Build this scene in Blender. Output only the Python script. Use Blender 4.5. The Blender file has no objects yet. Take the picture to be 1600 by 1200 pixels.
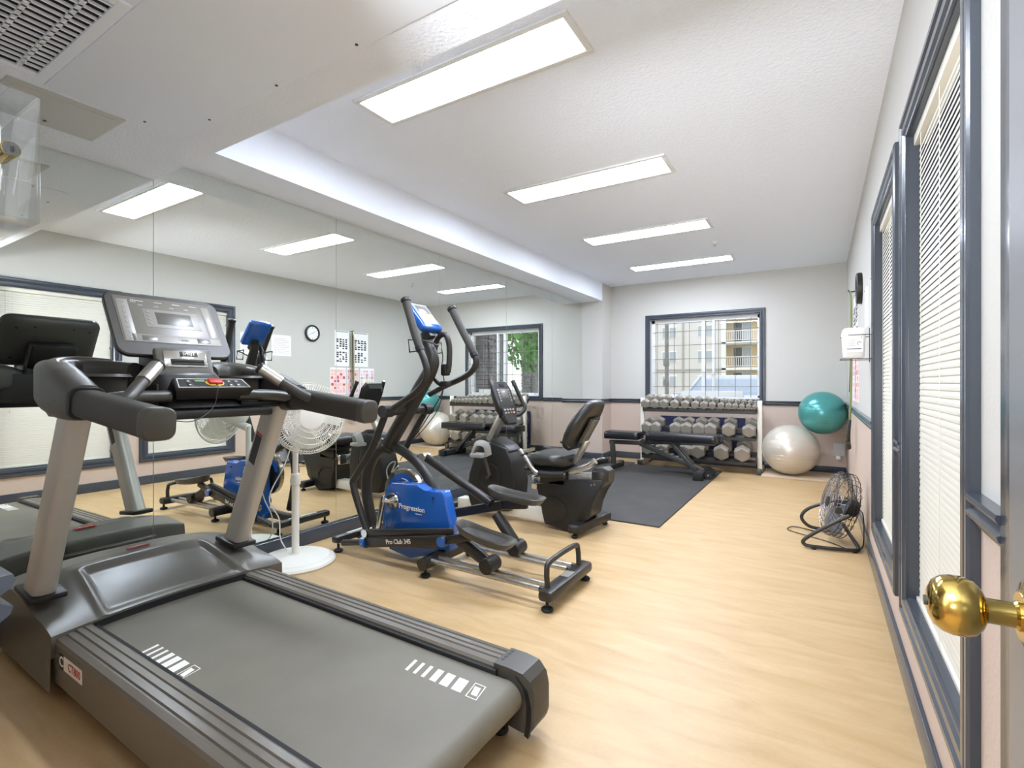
import bpy, bmesh, math, random
from mathutils import Vector, Matrix
random.seed(7)
R = math.radians
scene = bpy.context.scene
col = scene.collection

# ------------------------------------------------------------ camera
cam_data = bpy.data.cameras.new('camera')
cam_data.sensor_width = 36.0
cam_data.lens = 785.5 / 1600 * 36.0
cam_data.clip_start = 0.02
cam = bpy.data.objects.new('camera', cam_data)
cam.location = (0, 0, 1.05)
cam.rotation_euler = (R(90), 0, R(31.5))
col.objects.link(cam)
scene.camera = cam

# ------------------------------------------------------------ exposure
scene.view_settings.view_transform = 'Standard'
scene.view_settings.look = 'None'
scene.cycles.max_bounces = 18
scene.cycles.diffuse_bounces = 10
scene.cycles.glossy_bounces = 8
scene.view_settings.exposure = 0.12
scene.view_settings.gamma = 1.0
scene.view_settings.use_curve_mapping = False
PANEL = 45.0            # ceiling light panels
SKY = 1.75
FILL = 600.0           # added fill spot aimed at the ceiling, not a lamp of the room, W

# ------------------------------------------------------------ sky: bright overcast
world = bpy.data.worlds.new('World')
scene.world = world
world.use_nodes = True
wn = world.node_tree.nodes
wl = world.node_tree.links
wn.clear()
wo = wn.new('ShaderNodeOutputWorld')
bg = wn.new('ShaderNodeBackground')
bg.inputs[0].default_value = (0.93, 0.96, 1.0, 1)
bg.inputs[1].default_value = SKY
wl.new(bg.outputs[0], wo.inputs[0])

fl = bpy.data.lights.new('fill_spot', 'SPOT')  # unseen spot added behind the camera to brighten the ceiling
fl.energy = FILL
fl.color = (0.93, 0.98, 1.06)
fl.spot_size = R(150)
fl.spot_blend = 1.0
fl.shadow_soft_size = 0.25
flo = bpy.data.objects.new('fill_spot', fl)
flo.location = (-0.5, -1.0, 1.25)
flo.rotation_euler = Vector((-0.40, 0.72, 0.72)).to_track_quat('-Z', 'Y').to_euler()
col.objects.link(flo)


# ------------------------------------------------------------ helpers
def lin(c):
    return tuple((v / 255 / 12.92) if v / 255 <= 0.04045 else ((v / 255 + 0.055) / 1.055) ** 2.4 for v in c)


def mat(name, rgb, rough=0.5, metal=0.0, bump=0.0, scale=60.0, vary=0.0, vscale=6.0, stretch=None, spec=None,
        coat=0.0, emit=0.0, alpha_glass=False):
    m = bpy.data.materials.new(name)
    m.use_nodes = True
    nt = m.node_tree
    b = nt.nodes['Principled BSDF']
    c = lin(rgb)
    b.inputs['Base Color'].default_value = (*c, 1)
    b.inputs['Roughness'].default_value = rough
    b.inputs['Metallic'].default_value = metal
    if spec is not None:
        b.inputs['Specular IOR Level'].default_value = spec
    if coat:
        b.inputs['Coat Weight'].default_value = coat
        b.inputs['Coat Roughness'].default_value = 0.12
    if emit:
        b.inputs['Emission Color'].default_value = (*c, 1)
        b.inputs['Emission Strength'].default_value = emit
    tc = nt.nodes.new('ShaderNodeTexCoord')
    mp = nt.nodes.new('ShaderNodeMapping')
    if stretch:
        mp.inputs['Scale'].default_value = stretch
    nt.links.new(tc.outputs['Object'], mp.inputs['Vector'])
    if vary:
        n = nt.nodes.new('ShaderNodeTexNoise')
        n.inputs['Scale'].default_value = vscale
        n.inputs['Detail'].default_value = 5
        nt.links.new(mp.outputs[0], n.inputs['Vector'])
        r = nt.nodes.new('ShaderNodeValToRGB')
        r.color_ramp.elements[0].position = 0.3
        r.color_ramp.elements[1].position = 0.7
        r.color_ramp.elements[0].color = (*[max(0, v * (1 - vary)) for v in c], 1)
        r.color_ramp.elements[1].color = (*[min(1, v * (1 + vary)) for v in c], 1)
        nt.links.new(n.outputs[0], r.inputs[0])
        nt.links.new(r.outputs[0], b.inputs['Base Color'])
    if bump:
        n2 = nt.nodes.new('ShaderNodeTexNoise')
        n2.inputs['Scale'].default_value = scale
        n2.inputs['Detail'].default_value = 3
        nt.links.new(mp.outputs[0], n2.inputs['Vector'])
        bp = nt.nodes.new('ShaderNodeBump')
        bp.inputs['Strength'].default_value = bump
        bp.inputs['Distance'].default_value = 0.004
        nt.links.new(n2.outputs[0], bp.inputs['Height'])
        nt.links.new(bp.outputs[0], b.inputs['Normal'])
    return m


def glassy(name, rgb, rough=0.0, mix=0.9):
    """thin clear sheet: mostly transparent, reflecting by Fresnel"""
    m = bpy.data.materials.new(name)
    m.use_nodes = True
    nt = m.node_tree
    nt.nodes.clear()
    out = nt.nodes.new('ShaderNodeOutputMaterial')
    tr = nt.nodes.new('ShaderNodeBsdfTransparent')
    tr.inputs[0].default_value = (*lin(rgb), 1)
    gl = nt.nodes.new('ShaderNodeBsdfGlossy')
    gl.inputs['Roughness'].default_value = rough
    gl.inputs[0].default_value = (1, 1, 1, 1)
    lw = nt.nodes.new('ShaderNodeLayerWeight')
    lw.inputs[0].default_value = 0.5
    pw = nt.nodes.new('ShaderNodeMath')
    pw.operation = 'POWER'
    pw.inputs[1].default_value = 4.0
    nt.links.new(lw.outputs['Facing'], pw.inputs[0])
    fr = nt.nodes.new('ShaderNodeMath')
    fr.operation = 'MULTIPLY_ADD'
    fr.inputs[1].default_value = 0.6
    fr.inputs[2].default_value = 0.04
    nt.links.new(pw.outputs[0], fr.inputs[0])
    mx = nt.nodes.new('ShaderNodeMixShader')
    nt.links.new(fr.outputs[0], mx.inputs[0])
    nt.links.new(tr.outputs[0], mx.inputs[1])
    nt.links.new(gl.outputs[0], mx.inputs[2])
    nt.links.new(mx.outputs[0], out.inputs[0])
    return m


def wall_paint(name, upper, lower, split):
    """cream above the chair rail, peach below, orange-peel relief"""
    m = mat(name, upper, 0.75, bump=0.35, scale=90)
    nt = m.node_tree
    b = nt.nodes['Principled BSDF']
    g = nt.nodes.new('ShaderNodeNewGeometry')
    s = nt.nodes.new('ShaderNodeSeparateXYZ')
    nt.links.new(g.outputs['Position'], s.inputs[0])
    gt = nt.nodes.new('ShaderNodeMath')
    gt.operation = 'GREATER_THAN'
    gt.inputs[1].default_value = split
    nt.links.new(s.outputs['Z'], gt.inputs[0])
    mx = nt.nodes.new('ShaderNodeMix')
    mx.data_type = 'RGBA'
    mx.inputs[6].default_value = (*lin(lower), 1)
    mx.inputs[7].default_value = (*lin(upper), 1)
    nt.links.new(gt.outputs[0], mx.inputs[0])
    nt.links.new(mx.outputs[2], b.inputs['Base Color'])
    return m


def frame(o, x, y):
    """matrix with local x, y along the given directions"""
    x = Vector(x).normalized()
    y = Vector(y)
    z = x.cross(y).normalized()
    y = z.cross(x)
    m = Matrix((x, y, z)).transposed().to_4x4()
    m.translation = Vector(o)
    return m


def smooth_path(pts, n=6, closed=False):
    pts = [Vector(p) for p in pts]
    out = []
    N = len(pts)
    rng = N if closed else N - 1
    for i in range(rng):
        if closed:
            p0, p1, p2, p3 = pts[i - 1], pts[i], pts[(i + 1) % N], pts[(i + 2) % N]
        else:
            p1, p2 = pts[i], pts[i + 1]
            p0 = pts[i - 1] if i else p1 + (p1 - p2)
            p3 = pts[i + 2] if i + 2 < N else p2 + (p2 - p1)
        for k in range(n):
            t = k / n
            out.append(0.5 * ((2 * p1) + (p2 - p0) * t + (2 * p0 - 5 * p1 + 4 * p2 - p3) * t * t +
                              (3 * p1 - p0 - 3 * p2 + p3) * t ** 3))
    if not closed:
        out.append(pts[-1])
    return out


class B:
    """collects shapes in one bmesh, links them as ONE object"""

    def __init__(self):
        self.bm = bmesh.new()

    def box(self, c, s, bevel=0.0, m=None, seg=2):
        t = Matrix.Translation(Vector(c)) @ Matrix.Diagonal((*s, 1))
        if m is not None:
            t = m @ t
        r = bmesh.ops.create_cube(self.bm, size=1, matrix=t)
        if bevel:
            es = list({e for v in r['verts'] for e in v.link_edges})
            bmesh.ops.bevel(self.bm, geom=es, offset=bevel, segments=seg, profile=0.5, affect='EDGES', clamp_overlap=True)
        return self

    def bb(self, x0, x1, y0, y1, z0, z1, bevel=0.0, seg=2):
        return self.box(((x0 + x1) / 2, (y0 + y1) / 2, (z0 + z1) / 2), (abs(x1 - x0), abs(y1 - y0), abs(z1 - z0)), bevel, None, seg)

    def bar(self, p0, p1, w, h, bevel=0.0, up=(0, 0, 1)):
        """box beam from p0 to p1: w across, h along up"""
        p0, p1 = Vector(p0), Vector(p1)
        d = p1 - p0
        u = Vector(up)
        side = u.cross(d)
        if side.length < 1e-6:
            side = Vector((0, 1, 0))
        m = frame((p0 + p1) / 2, d, side)
        return self.box((0, 0, 0), (d.length, w, h), bevel, m)

    def tube(self, pts, r, n=10, closed=False, sm=0, caps=True, sx=1.0):
        pts = [Vector(p) for p in pts]
        if sm:
            rr = r
            if isinstance(r, (list, tuple)):
                rr = []
                for i in range(len(pts) - 1):
                    rr += [r[i] + (r[i + 1] - r[i]) * k / sm for k in range(sm)]
                rr.append(r[-1])
            pts = smooth_path(pts, sm, closed)
            r = rr
        N = len(pts)
        rings = []
        t0 = (pts[1] - pts[0]).normalized()
        nrm = t0.orthogonal().normalized()
        if abs(t0.z) < 0.9:
            nrm = (Vector((0, 0, 1)) - t0 * t0.z).normalized()
        for i, p in enumerate(pts):
            if closed:
                t = (pts[(i + 1) % N] - pts[i - 1]).normalized()
            else:
                t = (pts[min(i + 1, N - 1)] - pts[max(i - 1, 0)]).normalized()
            nrm = (nrm - t * nrm.dot(t))
            nrm = nrm.normalized() if nrm.length > 1e-6 else t.orthogonal().normalized()
            bn = t.cross(nrm)
            rad = r[i] if isinstance(r, (list, tuple)) else r
            rings.append([self.bm.verts.new(p + nrm * (math.cos(a) * rad) + bn * (math.sin(a) * rad * sx))
                          for a in (2 * math.pi * k / n for k in range(n))])
        last = N if closed else N - 1
        for i in range(last):
            a, b = rings[i], rings[(i + 1) % N]
            for k in range(n):
                self.bm.faces.new((a[k], a[(k + 1) % n], b[(k + 1) % n], b[k]))
        if caps and not closed:
            self.bm.faces.new(rings[0][::-1])
            self.bm.faces.new(rings[-1])
        return self

    def cyl(self, p0, p1, r, r1=None, n=20):
        return self.tube([p0, p1], [r, r if r1 is None else r1], n)

    def lathe(self, prof, n=24, m=None):
        """profile of (radius, height) turned about local z"""
        m = m or Matrix()
        rings = []
        for (r, z) in prof:
            if r < 1e-6:
                rings.append([self.bm.verts.new(m @ Vector((0, 0, z)))])
            else:
                rings.append([self.bm.verts.new(m @ Vector((r * math.cos(2 * math.pi * k / n), r * math.sin(2 * math.pi * k / n), z)))
                              for k in range(n)])
        for a, b in zip(rings, rings[1:]):
            for k in range(n):
                k2 = (k + 1) % n
                if len(a) == 1 and len(b) > 1:
                    self.bm.faces.new((a[0], b[k], b[k2]))
                elif len(b) == 1 and len(a) > 1:
                    self.bm.faces.new((a[k], a[k2], b[0]))
                elif len(a) > 1:
                    self.bm.faces.new((a[k], a[k2], b[k2], b[k]))
        if len(rings[0]) > 1:
            self.bm.faces.new(rings[0][::-1])
        if len(rings[-1]) > 1:
            self.bm.faces.new(rings[-1])
        return self

    def loft(self, rings, caps=True):
        vs = [[self.bm.verts.new(Vector(p)) for p in r] for r in rings]
        n = len(vs[0])
        for a, b in zip(vs, vs[1:]):
            for k in range(n):
                self.bm.faces.new((a[k], a[(k + 1) % n], b[(k + 1) % n], b[k]))
        if caps:
            self.bm.faces.new(vs[0][::-1])
            self.bm.faces.new(vs[-1])
        return self

    def prism(self, pts, vec, bevel=0.0, seg=2):
        """polygon of 3D points pushed along vec"""
        v = Vector(vec)
        a = [self.bm.verts.new(Vector(p)) for p in pts]
        b = [self.bm.verts.new(Vector(p) + v) for p in pts]
        n = len(a)
        fs = [self.bm.faces.new(a[::-1]), self.bm.faces.new(b)]
        for k in range(n):
            fs.append(self.bm.faces.new((a[k], a[(k + 1) % n], b[(k + 1) % n], b[k])))
        if bevel:
            es = list({e for f in fs for e in f.edges})
            bmesh.ops.bevel(self.bm, geom=es, offset=bevel, segments=seg, profile=0.5, affect='EDGES', clamp_overlap=True)
        return self

    def grid(self, nu, nv, fn):
        vs = [[self.bm.verts.new(Vector(fn(i / nu, j / nv))) for j in range(nv + 1)] for i in range(nu + 1)]
        for i in range(nu):
            for j in range(nv):
                self.bm.faces.new((vs[i][j], vs[i + 1][j], vs[i + 1][j + 1], vs[i][j + 1]))
        return self

    def ball(self, c, r, sub=3, s=(1, 1, 1), u=None):
        t = Matrix.Translation(Vector(c)) @ Matrix.Diagonal((*s, 1))
        if u:
            bmesh.ops.create_uvsphere(self.bm, u_segments=u, v_segments=u // 2, radius=r, matrix=t)
        else:
            bmesh.ops.create_icosphere(self.bm, subdivisions=sub, radius=r, matrix=t)
        return self

    def done(self, name, m, parent=None, angle=38, flat=False, loc=None):
        bm = self.bm
        bmesh.ops.recalc_face_normals(bm, faces=bm.faces)
        off = Vector((0, 0, 0))
        if parent is not None:
            q = parent
            while q is not None:
                off += q.location
                q = q.parent
        elif loc is not None:
            off = Vector(loc)
        if off.length:
            bmesh.ops.translate(bm, verts=bm.verts, vec=-off)
        me = bpy.data.meshes.new(name)
        bm.to_mesh(me)
        bm.free()
        me.materials.append(m)
        if not flat:
            me.shade_smooth()
            me.set_sharp_from_angle(angle=R(angle))
        o = bpy.data.objects.new(name, me)
        col.objects.link(o)
        if parent is not None:
            o.parent = parent
        elif loc is not None:
            o.location = loc
        return o


def thing(name, label, cat, loc=(0, 0, 0), group=None, rz=0):
    o = bpy.data.objects.new(name, None)
    o.empty_display_size = 0.1
    o.location = loc
    col.objects.link(o)
    o['label'] = label
    o['category'] = cat
    if group:
        o['group'] = group
    return o


def tag(o, label=None, cat=None, group=None, kind=None):
    if label:
        o['label'] = label
    if cat:
        o['category'] = cat
    if group:
        o['group'] = group
    if kind:
        o['kind'] = kind
    return o


def struct(o):
    o['kind'] = 'structure'
    return o


def text(name, s, size, m, mt, parent, ext=0.0006, align='CENTER', bold=0.0, spacing=1.0):
    cu = bpy.data.curves.new(name, 'FONT')
    cu.body = s
    cu.size = size
    cu.extrude = ext
    cu.offset = bold
    cu.space_character = spacing
    cu.align_x = align
    cu.align_y = 'CENTER'
    cu.resolution_u = 2
    t = bpy.data.objects.new(name, cu)
    col.objects.link(t)
    dg = bpy.context.evaluated_depsgraph_get()
    me = bpy.data.meshes.new_from_object(t.evaluated_get(dg))
    bpy.data.objects.remove(t)
    off = Vector((0, 0, 0))
    q = parent
    while q is not None:
        off += q.location
        q = q.parent
    me.transform(Matrix.Translation(-off) @ m)
    me.materials.clear()
    me.materials.append(mt)
    o = bpy.data.objects.new(name, me)
    o.parent = parent
    col.objects.link(o)
    return o


# ------------------------------------------------------------ materials
M = {}
M['wall'] = wall_paint('wall_paint', (197, 195, 188), (198, 179, 164), 0.81)
M['ceiling'] = mat('ceiling_texture', (238, 243, 251), 0.9, bump=0.8, scale=70)
M['smooth_white'] = mat('smooth_white_paint', (236, 241, 249), 0.6)
M['trim'] = mat('blue_grey_gloss_paint', (66, 71, 79), 0.2, bump=0.05, scale=40)
M['steel_white'] = mat('white_powder_coat', (232, 228, 214), 0.45)
M['diffuser'] = mat('lit_diffuser', (255, 254, 250), 0.5, emit=PANEL)
M['light_frame'] = mat('light_frame_white', (225, 225, 220), 0.5)
M['diffuser'].node_tree.nodes['Principled BSDF'].inputs['Emission Color'].default_value = (0.90, 0.985, 1.16, 1)
M['mirror'] = mat('mirror_silver', (236, 240, 236), 0.0, metal=1.0)
M['black_plastic'] = mat('black_moulded_plastic', (29, 28, 26), 0.45, bump=0.12, scale=400)
M['dark_plastic'] = mat('dark_grey_plastic', (70, 67, 61), 0.42, bump=0.1, scale=400)
M['charcoal'] = mat('charcoal_satin_plastic', (98, 95, 87), 0.34, bump=0.05, scale=300)
M['rubber'] = mat('black_rubber_foot', (22, 22, 22), 0.7)
M['foam'] = mat('dark_foam_grip', (58, 55, 49), 0.62, bump=0.2, scale=500)
M['belt'] = mat('running_belt_rubber', (110, 105, 92), 0.5, bump=0.25, scale=700, vary=0.12, vscale=3)
M['rail'] = mat('grooved_rail_plastic', (104, 98, 88), 0.32, bump=0.1, scale=300, stretch=(0.1, 1, 1))
M['taupe'] = mat('taupe_metal_paint', (194, 190, 181), 0.35, metal=0.2)
M['chrome'] = mat('chrome', (220, 220, 216), 0.12, metal=1.0)
M['brushed'] = mat('brushed_silver_tube', (196, 192, 184), 0.3, metal=0.9, vary=0.12, vscale=40)
M['print_white'] = mat('white_print', (238, 236, 226), 0.6)
M['print_grey'] = mat('grey_print', (150, 148, 142), 0.6)
M['red'] = mat('red_button', (200, 60, 52), 0.4)
M['red_label'] = mat('red_label_film', (190, 36, 34), 0.4)
M['yellow'] = mat('yellow_ring', (228, 190, 60), 0.4)
M['green'] = mat('green_led_film', (110, 150, 100), 0.4)
M['lcd'] = mat('console_overlay_film', (124, 120, 111), 0.34, spec=0.8)
M['lcd_dark'] = mat('console_screen_glass', (104, 102, 95), 0.3, spec=0.8)
M['overlay_light'] = mat('console_overlay_light', (156, 153, 144), 0.36, spec=0.8)
M['blue'] = mat('blue_gloss_plastic', (28, 92, 178), 0.18, coat=0.5)
M['black_metal'] = mat('black_powder_coat', (44, 41, 37), 0.38, bump=0.05, scale=300)
M['gun'] = mat('gunmetal_paint', (78, 78, 74), 0.35, metal=0.5)
M['steel_rim'] = mat('flywheel_steel', (176, 170, 156), 0.22, metal=1.0)
M['white_plastic'] = mat('white_fan_plastic', (240, 238, 228), 0.4)
M['fan_blade'] = mat('translucent_white_blade', (226, 222, 212), 0.35)
M['vinyl'] = mat('black_vinyl_upholstery', (28, 28, 32), 0.26, bump=0.08, scale=200)
M['seat_vinyl'] = mat('recumbent_seat_vinyl', (42, 40, 37), 0.38, bump=0.08, scale=250)
M['hex'] = mat('grey_hex_iron', (154, 148, 136), 0.5, metal=0.25, bump=0.2, scale=120, vary=0.15, vscale=30)
M['knurl'] = mat('dumbbell_handle_steel', (150, 148, 142), 0.35, metal=0.9)
M['mat'] = mat('rubber_floor_mat', (60, 58, 56), 0.75, bump=0.3, scale=350, vary=0.15, vscale=4)
M['navy'] = mat('navy_foam', (30, 34, 72), 0.7)
M['silver_ball'] = mat('pearl_silver_vinyl', (208, 200, 186), 0.3, metal=0.35)
M['teal_ball'] = mat('pearl_teal_vinyl', (78, 152, 148), 0.28, metal=0.35)
M['board'] = mat('pale_board', (206, 186, 160), 0.6, vary=0.06, vscale=8)
M['brass'] = mat('polished_brass', (186, 158, 86), 0.14, metal=1.0)
M['door'] = mat('door_gloss_paint', (120, 122, 126), 0.28, bump=0.1, scale=30)
M['slat'] = mat('blind_slat_cream', (218, 214, 200), 0.45)
M['cord'] = mat('blind_cord', (226, 222, 206), 0.8)
M['frame_vinyl'] = mat('window_vinyl', (214, 216, 216), 0.4)
M['glass'] = glassy('window_glass', (253, 253, 253))
M['clear'] = glassy('clear_acrylic', (250, 251, 251), 0.04)
M['paper'] = mat('white_paper', (244, 243, 240), 0.7)
M['ink'] = mat('black_ink', (70, 70, 72), 0.7)
M['dark'] = mat('dark_void', (24, 24, 24), 0.9)
M['grey_metal'] = mat('grey_painted_steel', (196, 197, 192), 0.5)
M['band_green'] = mat('olive_rubber_band', (128, 136, 84), 0.5)
M['band_black'] = mat('black_strap', (48, 46, 42), 0.6)
M['wire_white'] = mat('white_cable', (236, 234, 224), 0.5)
M['wire_black'] = mat('black_cable', (26, 26, 26), 0.5)
M['jug'] = mat('white_jug_plastic', (244, 243, 238), 0.35)


def floor_material():
    m = mat('vinyl_sheet_floor', (200, 168, 122), 0.34)
    nt = m.node_tree
    b = nt.nodes['Principled BSDF']
    g = nt.nodes.new('ShaderNodeNewGeometry')
    mp = nt.nodes.new('ShaderNodeMapping')
    mp.inputs['Scale'].default_value = (1.2, 5, 1)
    nt.links.new(g.outputs['Position'], mp.inputs[0])
    n = nt.nodes.new('ShaderNodeTexNoise')
    n.inputs['Scale'].default_value = 3.0
    n.inputs['Detail'].default_value = 8
    n.inputs['Distortion'].default_value = 0.6
    nt.links.new(mp.outputs[0], n.inputs['Vector'])
    n2 = nt.nodes.new('ShaderNodeTexNoise')
    n2.inputs['Scale'].default_value = 55
    n2.inputs['Detail'].default_value = 4
    nt.links.new(mp.outputs[0], n2.inputs['Vector'])
    ad = nt.nodes.new('ShaderNodeMath')
    ad.operation = 'MULTIPLY_ADD'
    ad.inputs[1].default_value = 0.35
    nt.links.new(n2.outputs[0], ad.inputs[0])
    nt.links.new(n.outputs[0], ad.inputs[2])
    r = nt.nodes.new('ShaderNodeValToRGB')
    r.color_ramp.elements[0].position = 0.45
    r.color_ramp.elements[1].position = 0.9
    r.color_ramp.elements[0].color = (*lin((184, 152, 105)), 1)
    r.color_ramp.elements[1].color = (*lin((204, 175, 131)), 1)
    nt.links.new(ad.outputs[0], r.inputs[0])
    nt.links.new(r.outputs[0], b.inputs['Base Color'])
    rr = nt.nodes.new('ShaderNodeMapRange')
    rr.inputs[3].default_value = 0.3
    rr.inputs[4].default_value = 0.5
    nt.links.new(n.outputs[0], rr.inputs[0])
    nt.links.new(rr.outputs[0], b.inputs['Roughness'])
    return m


M['floor'] = floor_material()

# ============================================================ ROOM
XR, XM, YF, H = 0.262, -2.88, 6.94, 2.45
NZ, NY = 2.085, 1.225           # lowered ceiling by the door: height, far edge
SX, SZ, CY = -2.575, 2.203, 6.6  # soffit face, soffit underside, return front
RAIL0, RAIL1 = 0.785, 0.842

struct(B().bb(-3.05, 0.42, -1.7, 7.1, -0.1, 0).done('floor', M['floor']))
struct(B().bb(-3.05, 0.42, NY, 7.1, H, H + 0.12).done('ceiling', M['ceiling']))
struct(B().bb(-3.05, 0.42, -1.7, NY, NZ, H + 0.12).done('ceiling_lowered', M['ceiling']))
struct(B().bb(XM - 0.0045, SX, NY, CY, SZ, H).done('soffit', M['ceiling']))
struct(B().bb(XM - 0.0045, SX, CY, YF, 0, H).done('wall_return', M['wall']))
struct(B().bb(-3.05, XM - 0.0045, -0.0, YF, 0, H).done('wall_left', M['wall']))
# far wall with its window opening
WX0, WX1, WZ0, WZ1 = -2.005, -0.642, 0.86, 1.93
b = B()
b.bb(-3.05, WX0, YF, YF + 0.2, 0, H).bb(WX1, XR + 0.16, YF, YF + 0.2, 0, H)
b.bb(WX0, WX1, YF, YF + 0.2, 0, WZ0).bb(WX0, WX1, YF, YF + 0.2, WZ1, H)
struct(b.done('wall_far', M['wall']))
# right wall with two window openings
RW = [(1.362, 2.195), (2.50, 3.345)]
RZ0, RZ1 = 0.31, 1.905
b = B()
ys = [-1.7, RW[0][0], RW[0][1], RW[1][0], RW[1][1], YF]
for i in (0, 2, 4):
    b.bb(XR, XR + 0.16, ys[i], ys[i + 1], 0, H)
for (y0, y1) in RW:
    b.bb(XR, XR + 0.16, y0, y1, 0, RZ0).bb(XR, XR + 0.16, y0, y1, RZ1, H)
struct(b.done('wall_right', M['wall']))
# wall beside the doorway (left), and the little lobby behind the camera
struct(B().bb(XM, -0.753, 0.0, 0.16, 0, NZ).done('wall_near', M['wall']))
struct(B().bb(-1.35, XR + 0.16, -1.8, -1.7, 0, NZ).done('wall_lobby', M['wall']))
struct(B().bb(-1.45, -1.35, -1.7, 0.02, 0, NZ).done('wall_lobby_side', M['wall']))


def rail_profile():
    # (depth out of wall, height) of the chair rail moulding
    return [(0, 0), (0.012, 0), (0.014, 0.008), (0.022, 0.014), (0.024, 0.022), (0.014, 0.028), (0.012, 0.036), (0.022, 0.042), (0.026, 0.05), (0.024, 0.057), (0, 0.057)]


def moulding(name, p0, p1, out):
    p0, p1, out = Vector(p0), Vector(p1), Vector(out)
    b = B()
    b.loft([[q + out * d + Vector((0, 0, h)) for d, h in rail_profile()] for q in (p0, p1)])
    return struct(b.done(name, M['trim'], angle=25))


moulding('trim_1', (XR, 1.08, RAIL0), (XR, 1.284, RAIL0), (-1, 0, 0))
moulding('trim_2', (XR, 2.272, RAIL0), (XR, 2.422, RAIL0), (-1, 0, 0))
moulding('trim_3', (XR, 3.424, RAIL0), (XR, YF - 0.03, RAIL0), (-1, 0, 0))
moulding('trim_4', (SX, YF, RAIL0), (-2.08, YF, RAIL0), (0, -1, 0))
moulding('trim_5', (-0.572, YF, RAIL0), (XR, YF, RAIL0), (0, -1, 0))
moulding('trim_6', (XM, CY, RAIL0), (SX, CY, RAIL0), (0, -1, 0))
moulding('trim_7', (SX, CY, RAIL0), (SX, YF, RAIL0), (1, 0, 0))
moulding('trim_8', (XM, 0.16, RAIL0), (-0.753, 0.16, RAIL0), (0, 1, 0))
struct(B().bb(XR - 0.02, XR, 0.99, 1.08, 0, NZ, 0.004).done('trim_9', M['trim']))


def base(name, x0, x1, y0, y1):
    return struct(B().bb(x0, x1, y0, y1, 0, 0.09, 0.004).done(name, M['trim']))


base('baseboard_left', XM - 0.0045, -2.852, 0.19, CY)
base('baseboard_right', XR - 0.014, XR, 1.08, YF)
base('baseboard_far', SX, XR - 0.014, YF - 0.014, YF)
base('baseboard_return', XM, SX, CY - 0.014, CY)
base('baseboard_return_side', SX, SX + 0.014, CY, YF)


def casing(parent, name, plane, a0, a1, z0, z1, wd, along):
    """mitred stepped trim round an opening; plane coordinate of the wall face, out = -1 towards the room"""
    prof = [(0, 0), (0, 0.016), (0.008, 0.021), (0.022, 0.021), (0.028, 0.013), (0.036, 0.012), (0.044, 0.019), (wd - 0.012, 0.019), (wd - 0.006, 0.012), (wd, 0.010), (wd, 0)]
    cs = [(a0, z0), (a1, z0), (a1, z1), (a0, z1)]
    dirs = [(1, 1), (-1, 1), (-1, -1), (1, -1)]
    names = ('sill_casing', 'side_casing', 'head_casing', 'side_casing')
    for k in range(4):
        b = B()
        rings = []
        for q in (k, (k + 1) % 4):
            (a, z), (da, dz) = cs[q], dirs[q]
            ring = []
            for s, d in prof:
                aa, zz = a + da * s, z + dz * s
                ring.append((plane - d, aa, zz) if along == 'y' else (aa, plane - d, zz))
            rings.append(ring)
        b.loft(rings)
        b.done(names[k], M['trim'], parent, angle=25)


# far window: window_1
w1 = struct(thing('window_1', 'x', 'x', ((WX0 + WX1) / 2, YF, WZ0)))
del w1['label'], w1['category']
casing(w1, 'casing', YF, WX0 - 0.066, WX1 + 0.066, WZ0 - 0.066, WZ1 + 0.066, 0.066, 'x')
yv = YF + 0.10
b = B()
b.bb(WX0, WX0 + 0.05, yv - 0.04, yv + 0.04, WZ0, WZ1, 0.004).bb(WX1 - 0.03, WX1, yv - 0.04, yv + 0.04, WZ0, WZ1, 0.004)
b.bb(WX0, WX1, yv - 0.04, yv + 0.04, WZ1 - 0.05, WZ1, 0.004).bb(WX0, WX1, yv - 0.04, yv + 0.04, WZ0, WZ0 + 0.045, 0.004)
b.done('vinyl_frame', M['frame_vinyl'], w1)
mx = -1.30
B().bb(mx - 0.045, mx + 0.005, yv - 0.03, yv + 0.035, WZ0 + 0.045, WZ1 - 0.05, 0.004).done('meeting_stile', M['frame_vinyl'], w1)
B().bb(mx + 0.09, mx + 0.125, yv - 0.045, yv + 0.0, WZ0 + 0.045, WZ1 - 0.05, 0.004).done('sash_stile', M['frame_vinyl'], w1)
B().bb(WX0 + 0.05, mx - 0.045, yv + 0.01, yv + 0.014, WZ0 + 0.045, WZ1 - 0.05).done('pane', M['glass'], w1)
B().bb(mx + 0.005, WX1 - 0.03, yv - 0.014, yv - 0.01, WZ0 + 0.045, WZ1 - 0.05).done('pane', M['glass'], w1)
# security grille of thin rods on the room side
yg = YF + 0.025
M['rod'] = mat('grille_rod_bronze', (128, 124, 112), 0.4, metal=0.4)
for z in (1.757, 1.572, 1.387, 1.203, 1.018):
    B().cyl((WX0 + 0.03, yg, z), (WX1 - 0.01, yg, z), 0.004, n=6).done('grille_rod', M['rod'], w1)
for x in (-1.915, -1.69, -1.49, -1.285, -1.125, -0.925, -0.745):
    B().cyl((x, yg + 0.007, WZ0), (x, yg + 0.007, WZ1 - 0.045), 0.004, n=6).done('grille_rod', M['rod'], w1)
B().bb(-1.60, -0.83, YF + 0.03, YF + 0.055, WZ0 + 0.018, WZ0 + 0.10, 0.003).done('sill_board', M['grey_metal'], w1)
B().bb(WX0, WX1, YF - 0.012, YF + 0.06, WZ0 - 0.0, WZ0 + 0.018, 0.003).done('stool', M['frame_vinyl'], w1)

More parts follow.
